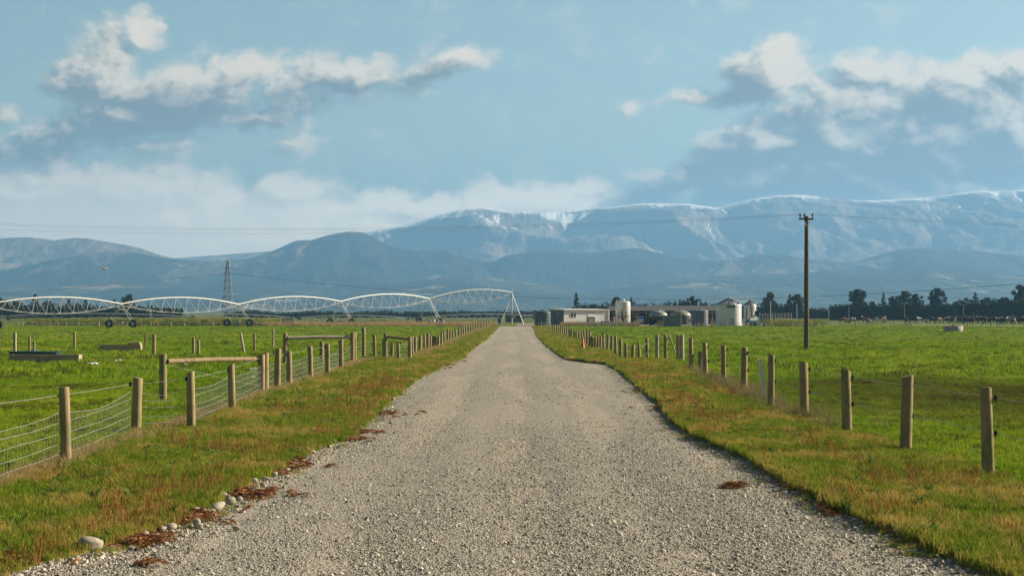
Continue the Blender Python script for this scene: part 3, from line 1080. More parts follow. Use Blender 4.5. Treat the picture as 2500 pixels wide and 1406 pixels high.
m_post = wood('treated_pine', (0.25, 0.19, 0.095), (0.40, 0.315, 0.18), (0.20, 0.185, 0.085))
m_grey = wood('weathered_wood', (0.36, 0.31, 0.22), (0.50, 0.44, 0.34), (0.30, 0.26, 0.18))
m_white = wood('white_painted_wood', (0.78, 0.75, 0.68), (0.86, 0.84, 0.79), (0.68, 0.65, 0.58))
m_brown = wood('brown_rail', (0.22, 0.155, 0.085), (0.31, 0.235, 0.14), (0.17, 0.125, 0.075))
m_wire = mat('galvanised_wire', (0.40, 0.40, 0.37), (0.30, 0.30, 0.28), 20, 0.55, metal=0.1)
m_dwire = mat('dark_wire', (0.10, 0.10, 0.10), (0.16, 0.16, 0.16), 20, 0.5)
m_black = mat('black_plastic', (0.012, 0.012, 0.013), (0.02, 0.02, 0.02), 8, 0.5)


def post_mb(r, h, seed, n=12, lean=(0, 0), square=False, bury=0.25):
    rr = random.Random(seed)
    mb = MB()
    k = 4 if square else n
    zs = [-bury, 0, h * .3, h * .62, h - 0.012, h]
    tilt = rr.uniform(-0.03, 0.03)
    for_r = [r * 1.04, r * 1.05, r * rr.uniform(.97, 1.03), r * rr.uniform(.96, 1.02), r * .97, r * .90]
    V = []
    wob = [rr.uniform(.95, 1.05) for _ in range(k)]
    for z, q in zip(zs, for_r):
        for i in range(k):
            a = 2 * math.pi * i / k + (math.pi / 4 if square else 0)
            t = z / h
            V.append((q * wob[i] * math.cos(a) + lean[0] * t, q * wob[i] * math.sin(a) + lean[1] * t, z + (tilt * math.cos(a) * (t > .9))))
    Fs = []
    for i in range(len(zs) - 1):
        for j in range(k):
            j2 = (j + 1) % k
            Fs.append((i * k + j, i * k + j2, (i + 1) * k + j2, (i + 1) * k + j))
    mb.add(V, Fs, 0, not square)
    mb.add(V[-k:], [tuple(range(k))], 0)
    return mb


def sag_pts(a, b, n, sag, wob=0.0, seed=0):
    r = random.Random(seed)
    a, b = Vector(a), Vector(b)
    out = []
    for i in range(n + 1):
        t = i / n
        p = a.lerp(b, t)
        p.z -= 4 * sag * t * (1 - t)
        if 0 < i < n and wob:
            p.z += r.uniform(-wob, wob); p.x += r.uniform(-wob, wob) * 0.5
        out.append(p)
    return out


# ---- fence with wire netting on the left of the track: px, base py, top py
LP = [(162, 1135, 945), (332, 1055, 922), (467, 1048, 909), (567, 1003, 891), (648, 961, 862), (677, 951, 851), (707, 944, 856), (759, 926, 844), (800, 914, 839), (833, 902, 829),
      (866, 886, 811), (888, 874, 800), (915, 873, 817), (938, 874, 828), (956, 876, 838), (973, 880, 840), (1001, 878, 829), (1007, 870, 821), (1013, 866, 823), (1025, 860, 820), (1037, 853, 817),
      (1044, 851, 814), (1050, 850, 819), (1057, 849, 819), (1063, 849, 819), (1070, 849, 819), (1078, 846, 811), (1085, 841, 809), (1093, 833, 803), (1099, 831, 804), (1106, 828, 805), (1113, 826, 804),
      (1121, 825, 798), (1127, 822, 795), (1132, 820, 795), (1138, 817, 794), (1144, 815, 792), (1150, 813, 791), (1156, 811, 790), (1162, 809, 788), (1168, 806, 786), (1175, 804, 784), (1182, 801, 782), (1188, 799, 780)]
f0 = gp(162, 1135)
fence_l = thing('wire_fence', 'round timber posts with sagging galvanised netting along the grass verge beside the track', 'fence', (f0.x, f0.y, 0))
org = Vector((f0.x, f0.y, 0))
LPW = []
q0, q1 = gp(162, 1135), gp(332, 1055)
LPW.append((Vector((-7.62, q0.y - 6.2, 0)), 1.40))       # posts towards the camera, beyond the frame
for (px, by, ty) in LP:
    b_ = gp(px, by)
    h = (by - ty) / F * b_.y
    LPW.append((b_, h))
for i, (b_, h) in enumerate(LPW):
    r = random.Random(i).uniform(.085, .105) if i < 14 else random.Random(i).uniform(.08, .10)
    o = post_mb(r, h, 100 + i, 12 if i < 16 else 8, lean=(random.Random(i).uniform(-.05, .04), random.Random(i + 3).uniform(-.05, .05))).build('post', m_post, fence_l, b_ - org)
    if i < 14:
        ins = MB()
        ins.tube([(-r - .005, -.01, h - .14), (-r - .05, -.02, h - .14)], [.035, .028], 8)
        ins.tube([(-r - .02, -.01, h - .19), (-r - .02, -.01, h - .09)], .02, 6)
        ins.build('insulator', m_black, o)
# end post, pale and square
e = gp(1195, 797)
post_mb(.16, 23 / F * e.y, 31, square=True).build('post', m_white, fence_l, e - org)['label'] = 'pale square end post'
# netting
net = MB()
ln = [0.06, 0.20, 0.36, 0.53, 0.71, 0.90]
for i in range(len(LPW) - 1):
    (a, ha), (b_, hb) = LPW[i], LPW[i + 1]
    L = (b_ - a).length
    if L > 18: continue
    off = Vector((-0.10, 0, 0))
    nseg = 10 if a.y < 100 else 3
    rows = []
    rnd = random.Random(i * 7 + 1)
    for li, z in enumerate(ln):
        if a.y > 110 and li % 2: continue
        sg = 0.02 + 0.05 * rnd.random() + (0.12 * rnd.random() if li == 5 else 0)
        pts = sag_pts(a - org + off + Vector((0, 0, z)), b_ - org + off + Vector((0, 0, z)), nseg, sg, .012 if a.y < 100 else .01, i * 31 + li)
        rows.append(pts)
        net.tube(pts, .0035 if a.y < 60 else .005, 4, caps=False)
    net.tube([rw[0] for rw in rows], .0022, 3, caps=False)
    net.tube([rw[-1] for rw in rows], .0022, 3, caps=False)
    if a.y < 72:
        nv = int(L / 0.15)
        for k in range(1, nv):
            t = k / nv * nseg
            j = min(int(t), nseg - 1); f = t - j
            col = [rw[j].lerp(rw[j + 1], f) + Vector((0, rnd.uniform(-.012, .012), 0)) for rw in rows]
            net.tube(col, .0030, 3, caps=False)
net.build('netting', m_wire, fence_l)
tw = MB()
for i in range(len(LPW) - 1):
    (a, ha), (b_, hb) = LPW[i], LPW[i + 1]
    if a.y > 120: break
    tw.tube(sag_pts(a - org + Vector((-.13, 0, ha - .14)), b_ - org + Vector((-.13, 0, hb - .14)), 5, .01), .004, 4, caps=False)
tw.build('top_wire', m_wire, fence_l)

# ---- fence on the right: posts and electric wires on black insulators
RP = [(2413, 1163, 945), (2211, 1105, 918), (2068, 1060, 902), (1964, 1020, 883), (1882, 995, 865), (1816, 957, 848), (1767, 936, 843), (1722, 921, 836), (1687, 905, 826), (1655, 880, 818),
      (1625, 880, 818), (1604, 878, 818), (1580, 876, 825), (1561, 878, 837), (1544, 879, 841), (1528, 878, 838), (1515, 875, 829), (1504, 868, 820), (1493, 860, 820), (1483, 857, 816), (1474, 854, 812),
      (1465, 852, 821), (1459, 851, 822), (1453, 850, 822), (1446, 850, 821), (1439, 850, 808), (1433, 844, 806), (1427, 841, 806), (1420, 829, 808), (1414, 828, 808), (1408, 827, 807), (1402, 827, 803), (1396, 826, 803),
      (1390, 826, 800), (1384, 822, 797), (1379, 819, 796), (1374, 817, 796), (1369, 815, 795), (1364, 814, 794), (1359, 812, 793), (1354, 810, 793), (1349, 808, 791), (1344, 806, 790), (1339, 804, 788), (1333, 800, 787),
      (1327, 798, 786), (1321, 797, 786), (1314, 797, 786)]
f0 = gp(2413, 1163)
fence_r = thing('electric_fence', 'timber post and thin electric wire fence with black insulators beside the gravel track', 'fence', (f0.x, f0.y, 0))
org = Vector((f0.x, f0.y, 0))
RPW = [(Vector((7.6, f0.y - 4.6, 0)), 1.4)]
for (px, by, ty) in RP:
    b_ = gp(px, by)
    RPW.append((b_, (by - ty) / F * b_.y))
for i, (b_, h) in enumerate(RPW):
    r = random.Random(i + 50).uniform(.088, .108) if i < 14 else random.Random(i).uniform(.08, .095)
    m = m_grey if i in (12, 20) else m_post
    o = post_mb(r, h, 300 + i, 12 if i < 16 else 8, lean=(random.Random(i).uniform(-.05, .05), random.Random(i + 9).uniform(-.05, .05))).build('post', m, fence_r, b_ - org)
    if i < 14:
        for zz in (.17, .72):
            ins = MB()
            ins.tube([(r - .005, .0, h - zz), (r + .05, -.01, h - zz)], [.028, .020], 8)
            ins.tube([(r + .025, -.01, h - zz - .06), (r + .025, -.01, h - zz + .05)], .016, 6)
            ins.build('insulator', m_black, o)
for nm, zz in (('upper_wire', .17), ('lower_wire', .72)):
    w = MB()
    for i in range(len(RPW) - 1):
        (a, ha), (b_, hb) = RPW[i], RPW[i + 1]
        if a.y > 120: break
        w.tube(sag_pts(a - org + Vector((.13, 0, ha - zz)), b_ - org + Vector((.13, 0, hb - zz)), 4, .012), .0048, 4, caps=False)
    w.build(nm, m_wire, fence_r)


# ---- posts standing alone
def lone_post(px, by, ty, label, m=None, r=.095, lean_px=0, square=False, group=None, name='fence_post'):
    b_ = gp(px, by)
    h = (by - ty) / F * b_.y
    o = post_mb(r, h, px, 10, lean=(lean_px / F * b_.y, 0), square=square).build(name, m or m_post)
    o.location = b_
    return tag(o, label, 'post', group)


lone_post(1868, 985, 876, 'pale whitewashed post leaning beside a round timber post in the electric fence', m_white, .07, -12, True)
lone_post(1664, 884, 818, 'thick pale weathered gate post close behind the electric fence', m_grey, .13)
lone_post(1649, 862, 818, 'thin grey stake leaning sharply against the weathered gate post', m_grey, .05, -15)
lone_post(1711, 905, 857, 'short dark broken post stump among brown weeds by the electric fence', m_brown, .12)
lone_post(1714, 909, 876, 'short thin pale peg beside the dark post stump in the weeds', m_white, .04)
PG = 'lone posts standing in the paddock'
lone_post(36, 872, 812, 'tall square sawn post standing in front of the blue water trough', m_grey, .10, 0, True, PG)
lone_post(72, 864, 819, 'slim round post behind the blue water trough', m_post, .075, 0, False, PG)
lone_post(83, 865, 833, 'shortest post, just behind the blue water trough', m_post, .075, 0, False, PG)
lone_post(182, 856, 810, 'round post alone on the grass between blue trough and low concrete trough', m_post, .085, 0, False, PG)
lone_post(355, 850, 812, 'thin dark post with a white tag behind the low concrete trough', m_brown, .065, 0, False, PG)
lone_post(376, 864, 817, 'stout round post just beyond the end of the low concrete trough', m_post, .11, 0, False, PG)
lone_post(472, 864, 824, 'taller one of a close pair of short round posts', m_post, .095, 0, False, PG)
lone_post(485, 865, 830, 'shorter one of a close pair of short round posts', m_post, .085, 0, False, PG)
lone_post(596, 860, 812, 'pale post leaning over alone in the paddock grass', m_grey, .08, -9, False, PG)
lone_post(621, 859, 814, 'plain upright brown post next to the leaning pale post', m_brown, .075, 0, False, PG)
lone_post(667, 849, 803, 'tall thin pale post carrying a small white insulator', m_grey, .07, 0, False, PG)
lone_post(785, 888, 834, 'short post behind the netting fence under the long horizontal rail', m_post, .10, 0, False, PG)
b_ = gp(36, 872)
m_tag = mat('white_plastic', (0.75, 0.76, 0.74), (0.66, 0.67, 0.65), 6, .5)


# ---- rail stays: two posts braced by a round rail
def stay(a, b, rail, label, mposts=m_post, mrail=m_brown, r=.11, rr=.085):
    """a, b: (px, base, top); rail: (py at a, py at b)"""
    pa, pb = gp(a[0], a[1]), gp(b[0], b[1])
    t = thing('stay_frame', label, 'fence', (pa.x, pa.y, 0), 0, 'braced end frames of the cross fences')
    o_ = Vector((pa.x, pa.y, 0))
    post_mb(r, (a[1] - a[2]) / F * pa.y, a[0]).build('post', mposts, t)
    post_mb(r, (b[1] - b[2]) / F * pb.y, b[0] + 1).build('post', mposts, t, pb - o_)
    za, zb = wz(rail[0], pa.y), wz(rail[1], pb.y)
    MB().tube([(r, 0, za), ((pb - o_).x / 2, (pb - o_).y / 2, (za + zb) / 2 + .02), (pb - o_ - Vector((r, 0, 0))) + Vector((0, 0, zb))], [rr * 1.05, rr, rr * .95], 10).build('rail', mrail, t)
    w = MB().tube(sag_pts((0, -r, za - .05), (pb - o_) + Vector((0, -r, .25)), 6, .02), .004, 4)
    w.build('stay_wire', m_wire, t)
    return t


stay((398, 980, 865), (638, 962, 866), (882, 876), 'brown round rail braced between two posts, nearest end frame behind the netting fence', rr=.07)
stay((696, 889, 813), (860, 887, 812), (825, 823), 'pale round rail braced between tall posts beyond the netting fence', m_post, m_grey, .11, .09)
stay((941, 874, 814), (1000, 874, 822), (822, 828), 'short dark rail braced between two posts near the fence jog', m_post, m_brown, .10, .075)

# ---- troughs
m_conc = mat('concrete', (0.42, 0.325, 0.24), (0.31, 0.24, 0.175), 3.0, .9, bump=.4, c3=(0.50, 0.42, 0.33))
m_blue = mat('blue_plastic', (0.020, 0.055, 0.080), (0.026, 0.068, 0.098), 3, .45)
m_water = mat('trough_water', (0.02, 0.03, 0.035), (0.015, 0.02, 0.025), 2, .08, spec=.5)


def open_box(mb, L, W, Hh, th, flare=0.0, mat_=0):
    """hollow rectangular tub, long side on x, base centre at the origin"""
    o_ = [(-L / 2, -W / 2), (L / 2, -W / 2), (L / 2, W / 2), (-L / 2, W / 2)]
    def ring(dx, z): return [((abs(x) + dx) * (1 if x > 0 else -1), (abs(y) + dx) * (1 if y > 0 else -1), z) for x, y in o_]
    V = ring(0, 0) + ring(flare, Hh) + ring(flare - th, Hh) + ring(-th, th)
    Fs = [(3, 2, 1, 0)]
    for k in range(3):
        for j in range(4):
            j2 = (j + 1) % 4
            Fs.append((k * 4 + j, k * 4 + j2, (k + 1) * 4 + j2, (k + 1) * 4 + j))
    Fs.append((12, 13, 14, 15))
    return mb.add(V, Fs, mat_)


c = gp(112, 886)
t = thing('water_trough', 'long low brown concrete trough on the grass in front of the blue tub', 'trough', (c.x, c.y, 0), R(-3))
open_box(MB(), 172 / F * c.y, .55, .42, .08).build('basin', m_conc, t)
MB().box((0, 0, .34), (172 / F * c.y - .2, .38, .02)).build('water', m_water, t)
c2 = gp(78, 882)
t = thing('blue_tub', 'blue plastic water tub behind the brown concrete trough', 'tub', (c2.x, c2.y + .55, 0), R(-2))
L_ = 118 / F * c2.y
tub = open_box(MB(), L_ * .92, .6, .48, .05, .08)
tub.tube([(-L_ / 2, -.38, .48), (L_ / 2, -.38, .48), (L_ / 2, .38, .48), (-L_ / 2, .38, .48), (-L_ / 2, -.38, .48)], .03, 6)
tub.build('basin', m_blue, t)
MB().tube([(.0, -.4, .50), (.05, 0, .54), (.0, .4, .50)], .06, 8).build('float_cover', m_blue, t)
MB().box((0, 0, .37), (L_ * .86, .5, .02)).build('water', m_water, t)
c = gp(295, 857)
t = thing('concrete_trough', 'low concrete trough with a raised float box at one end', 'trough', (c.x, c.y, 0), R(2))
L_ = 100 / F * c.y
open_box(MB(), L_, .6, .42, .07).build('basin', m_conc, t)
MB().span(L_ / 2 - .75, L_ / 2 - .06, -.31, .31, .41, .56).build('float_box', m_conc, t)
MB().box((-.3, 0, .33), (L_ - .9, .44, .02)).build('water', m_water, t)
m_conc2 = mat('pale_concrete', (0.42, 0.39, 0.33), (0.33, 0.30, 0.26), 2.2, .9, bump=.2)
c = gp(2327, 810)
t = thing('round_trough', 'round grey concrete stock trough alone on the open pasture', 'trough', (c.x, c.y, 0))
r_ = 24 / F * c.y
MB().lathe([(r_ * .92, -.1), (r_ * .93, 0), (r_, .72), (r_ - .09, .72), (r_ - .12, .1), (0, .1)], n=32).build('basin', m_conc2, t)
MB().lathe([(r_ - .10, .6), (0.0, .6)], n=32).build('water', m_water, t)

# ---- traffic cones
m_cone = mat('orange_plastic', (0.62, 0.10, 0.022), (0.50, 0.075, 0.02), 6, .5)
for (px, by, ty, lab) in ((1423, 853, 823, 'tall faded orange traffic cone on the verge beside the fence jog'), (1301, 799, 791, 'tiny orange cone at the far end of the gravel track')):
    c = gp(px, by); h = (by - ty) / F * c.y
    t = thing('traffic_cone', lab, 'cone', (c.x, c.y, .02), R(12), 'orange cones beside the track')
    MB().lathe([(h * .165, .03), (h * .15, .05), (h * .045, h * .98), (h * .03, h), (0, h)], n=16).build('cone', m_cone, t)
    MB().box((0, 0, .015), (h * .40, h * .40, .03)).build('base', m_cone, t)

# ---- river stones along the road edge
m_stone = mat('river_stone', (0.40, 0.355, 0.27), (0.29, 0.255, 0.20), 3.5, .85, bump=.25, c3=(0.48, 0.44, 0.36), bdist=.03)
bm_ = rock_mesh(5, 4, .58)
mb = MB().add(bm_[0], bm_[1], 0, True)
c = gp(212, 1350); r_ = 36 / F * c.y
big = mb.build('boulder', m_stone)
big.location = (c.x + .05, c.y + r_ * .2, r_ * .60); big.scale = (r_, r_ * .95, r_ * .92); big.rotation_euler = (0, R(6), R(20))
tag(big, 'large smooth rounded river boulder alone at the grass edge of the gravel', 'boulder')
ST = [(526, 1222, 15), (547, 1236, 15), (521, 1251, 19), (492, 1262, 12), (505, 1258, 10), (470, 1258, 12), (432, 1262, 9), (466, 1289, 14), (402, 1298, 15), (406, 1308, 9), (341, 1320, 15), (472, 1294, 9), (440, 1256, 8),
      (691, 1158, 10), (700, 1121, 8), (726, 1114, 9), (755, 1112, 9), (612, 1182, 8), (640, 1178, 9), (565, 1300, 9), (560, 1372, 7), (357, 1290, 8), (1288, 1337, 12), (630, 1192, 7), (585, 1237, 8), (660, 1168, 9), (676, 1150, 8), (742, 1107, 9), (772, 1099, 8), (806, 1086, 8), (838, 1073, 7), (872, 1050, 7), (905, 1022, 6), (955, 980, 6), (545, 1222, 9), (418, 1280, 10), (385, 1300, 9), (570, 1228, 9), (300, 1330, 9)]
stone_src = [MB().add(*rock_mesh(60 + i, 3, .62), 0, True) for i in range(4)]
stone_me = []
for s_ in stone_src:
    o = s_.build('stone', m_stone)
    stone_me.append(o.data)
    bpy.data.objects.remove(o)
SLAB = {0: 'pale egg shaped cobble topmost on the thatch by the road edge', 2: 'biggest pale cobble leaning on a second one in the roadside row',
        4: 'flat whitish cobble lying on gravel beside the biggest cobble', 10: 'flat tan cobble just up the road from the large boulder', 13: 'round grey cobble half hidden by thatch, far up the road edge',
        22: 'flat white stone lying alone in the middle of the gravel road'}
for i, (px, py, rp) in enumerate(ST):
    c = gp(px, py); r_ = rp / F * c.y
    o = bpy.data.objects.new('cobble', stone_me[i % 4])
    C.objects.link(o)
    k = random.Random(i)
    o.location = (c.x + .06, c.y + r_ * .2, r_ * .52 + .03)
    o.scale = (r_ * k.uniform(.95, 1.2), r_ * k.uniform(.8, 1), r_ * (k.uniform(.75, 1.0) if i != 22 else .35))
    o.rotation_euler = (k.uniform(-.2, .2), k.uniform(-.3, .3), k.uniform(0, 6))
    tag(o, SLAB.get(i, 'small pale river cobble scattered along the grass edge of the gravel'), 'stone', 'river cobbles along the road edge')

# ---- wind blown scraps of white plastic in the left paddock
m_wrap = mat('white_wrap', (0.70, 0.71, 0.72), (0.55, 0.56, 0.58), 9, .5)
for i, (px, py, s_, lab) in enumerate([(228, 893, .35, 'crumpled white plastic scrap on grass near the end of the concrete trough'), (446, 894, .3, 'upright torn white plastic scrap under the brown rail'), (220, 884, .22, 'small flat white scrap beside the end of the brown trough'),
                                 (290, 884, .3, 'thin pale strip of litter on the grass between two troughs'), (617, 905, .25, 'white plastic scrap caught behind the netting fence'), (621, 927, .2, 'lower white plastic scrap caught behind the netting fence'), (733, 838, .3, 'white plastic scrap on grass under the pale rail')]):
    c = gp(px, py)
    mb = MB(); k = random.Random(i); s_ *= .6
    V = [(k.uniform(-1, 1) * s_ if a else (ix - 2) * s_ * .5, (iy - 2) * s_ * .4, k.uniform(0.02, .45) * s_) for a in (0,) for ix in range(5) for iy in range(5)]
    mb.add(V, [(x * 5 + y, x * 5 + y + 1, x * 5 + y + 6, x * 5 + y + 5) for x in range(4) for y in range(4)])
    o = mb.build('plastic_scrap', m_wrap); o.location = (c.x, c.y, .06); o.rotation_euler = (R(30 if i == 1 else 5), 0, k.uniform(0, 6))
    sol = o.modifiers.new('thick', 'SOLIDIFY'); sol.thickness = .012
    tag(o, lab, 'litter', 'white plastic litter in the paddock')
# ================================================================ power pole, wires, pylon, irrigators, bird
m_pole = wood('old_pole_wood', (0.135, 0.10, 0.065), (0.20, 0.155, 0.10), (0.11, 0.085, 0.055))
m_porc = mat('brown_porcelain', (0.03, 0.022, 0.018), (0.04, 0.03, 0.025), 8, .25)
m_steel = mat('galvanised_steel', (0.44, 0.45, 0.44), (0.34, 0.35, 0.35), 4, .5, metal=.35)
m_pipe = mat('zinc_pipe', (0.66, 0.66, 0.63), (0.55, 0.56, 0.54), 2, .45, metal=.2)
m_lattice = mat('pylon_steel', (0.14, 0.15, 0.15), (0.19, 0.20, 0.20), 3, .6, metal=.3)
m_rubber = mat('tyre_rubber', (0.012, 0.012, 0.013), (0.022, 0.022, 0.022), 6, .85)
m_cable = mat('aluminium_cable', (0.20, 0.21, 0.22), (0.25, 0.26, 0.27), 3, .6)


def along(px, Y, py):
    return Vector((wx(px, Y), Y, wz(py, Y)))


# power pole
Yp = gp(1969, 853).y
pb_ = Vector((wx(1968.5, Yp), Yp, 0))
hp = wz(528, Yp)
pole = thing('power_pole', 'tall dark wooden power pole with a short crossarm standing in the open pasture', 'pole', pb_)
MB().tube([(0, 0, -.5), (0.015, 0, hp * .5), (0.03, 0, hp)], [.175, .155, .125], 14).build('pole', m_pole, pole)
ca = wz(535, Yp)
xl, xr = wx(1950, Yp) - pb_.x, wx(1985, Yp) - pb_.x
MB().box(((xl + xr) / 2, -.17, ca), (xr - xl, .10, .12)).build('crossarm', m_pole, pole)
br = MB()
br.tube([(xl + .32, -.235, ca - .04), (-.02, -.19, ca - .5)], .018, 6)
br.tube([(xr - .20, -.235, ca - .04), (.02, -.19, ca - .5)], .018, 6)
br.build('brace', m_steel, pole)
INS = [(1953, -.17), (1963, -.17), (1983, -.17)]
tops = []
for (px, yo) in INS:
    x = wx(px, Yp) - pb_.x
    MB().lathe([(.02, 0), (.02, .10), (.06, .12), (.07, .16), (.04, .19), (.065, .21), (.06, .25), (.03, .30), (0, .31)], (x, yo, ca + .06), n=10).build('insulator', m_porc, pole)
    tops.append(Vector((pb_.x + x, Yp + yo, ca + .33)))


def cable(pts, label, r, cat='cable', group=None, m=None, name='power_cable'):
    o = pts[0].copy()
    ob = MB().tube([p - o for p in pts], r, 5, caps=False).build(name, m or m_cable)
    ob.location = o
    return tag(ob, label, cat, group)


def hang(a, b, low_frac, n=40):
    """parabola between a and b; low_frac drop in metres at mid span"""
    return sag_pts(a, b, n, low_frac)


LT = [(-420, 527), (-420, 530), (-420, 541)]
lab = ['upper wire of the pair sagging across the sky to the wooden pole', 'wire running close under the uppermost one across the sky', 'lowest of the wires sagging across the sky to the wooden pole']
YL = 118.0
for i, (tp_, (px, py)) in enumerate(zip(tops, LT)):
    far = along(px, YL + i * 1.2, py)
    cable(hang(tp_, far, 0.95 + .07 * i), lab[i], .0048, group='wires strung across the sky')
lab = ['top wire leaving the wooden pole towards the open side of the pasture', 'middle wire leaving the wooden pole towards the open side of the pasture', 'lowest wire leaving the wooden pole towards the open side of the pasture']
for i, (tp_, (px, py)) in enumerate(zip(tops, [(3300, 555), (3300, 562), (3300, 568)])):
    cable(hang(tp_, along(px, 116 + i, py), .30 + .04 * i), lab[i], .0045, group='wires strung across the sky')

# lattice pylon far behind the irrigator
Yy = 640.0
pyl = thing('lattice_pylon', 'slender lattice steel pylon rising far behind the irrigator', 'pylon', (wx(556, Yy), Yy, 0))
zt, za, zb = wz(632, Yy), wz(667, Yy), wz(720, Yy)
hw0, hw1, hw2 = 12.5 / F * Yy, 5.2 / F * Yy, 1.2 / F * Yy
def hw(z):
    return hw0 + (hw1 - hw0) * z / za if z < za else hw1 + (hw2 - hw1) * (z - za) / (zt - za)
fr = MB()
for sx_ in (-1, 1):
    for sy_ in (-1, 1):
        fr.tube([(sx_ * hw(z), sy_ * hw(z), z) for z in (-.5, za, zt)], [.15, .13, .09], 4)
fr.build('frame', m_lattice, pyl)
lt = MB()
lev = [0]
while lev[-1] < zt - 1.2:
    lev.append(min(lev[-1] + 1.9 * hw(lev[-1]) + .5, zt))
for z0, z1 in zip(lev[:-1], lev[1:]):
    for k in range(4):
        cn = [(-1, -1), (1, -1), (1, 1), (-1, 1)]
        a, b = cn[k], cn[(k + 1) % 4]
        P0 = lambda c_, z: (c_[0] * hw(z), c_[1] * hw(z), z)
        lt.tube([P0(a, z0), P0(b, z1)], .07, 3); lt.tube([P0(b, z0), P0(a, z1)], .07, 3); lt.tube([P0(a, z1), P0(b, z1)], .07, 3)
lt.build('lattice', m_lattice, pyl)
ar = MB()
for dz, ex in ((0, 1.5), (1.8, 1.2)):
    ar.tube([(-ex, 0, za + dz), (ex, 0, za + dz)], .09, 4)
    ar.tube([(-ex, 0, za + dz), (0, 0, za + dz + .9), (ex, 0, za + dz)], .06, 3)
ar.build('crossarm', m_lattice, pyl)
pa = Vector((wx(549, Yy), Yy - .1, za)); pc = Vector((wx(563, Yy), Yy - .1, za))
cable(hang(pa, along(-700, 560, 748), 2.0), 'transmission wire falling from the lattice pylon behind the trees', .085, group='transmission wires of the pylon')
pp = along(3150, 520, 618)
cable(hang(pc, pp, 12.4), 'transmission wire sagging low from the lattice pylon above the farm roofs', .075, group='transmission wires of the pylon')
pc2 = Vector((wx(561, Yy), Yy + 1, za + 1.8))
cable(hang(pc2, along(3150, 523, 604), 13.2), 'second transmission wire, just above the lower one over the farm roofs', .022, group='transmission wires of the pylon')


# ---------------------------------------------------------------- centre pivot irrigators
def tyre_mb(r, w):
    mb = MB()
    V, Fs = [], []
    prof = [(r * .55, -w * .42), (r * .8, -w * .5), (r * .96, -w * .45), (r, -w * .2), (r, w * .2), (r * .96, w * .45), (r * .8, w * .5), (r * .55, w * .42)]
    k = 28
    for j, (rr, y) in enumerate(prof):
        for i in range(k):
            a = 2 * math.pi * i / k
            q = rr * (1.035 if (i % 2 and 2 < j < 5) else 1.0)
            V.append((q * math.cos(a), y, q * math.sin(a)))
    for j in range(len(prof) - 1):
        for i in range(k):
            i2 = (i + 1) % k
            Fs.append((j * k + i, j * k + i2, (j + 1) * k + i2, (j + 1) * k + i))
    return mb.add(V, Fs, 0, True)


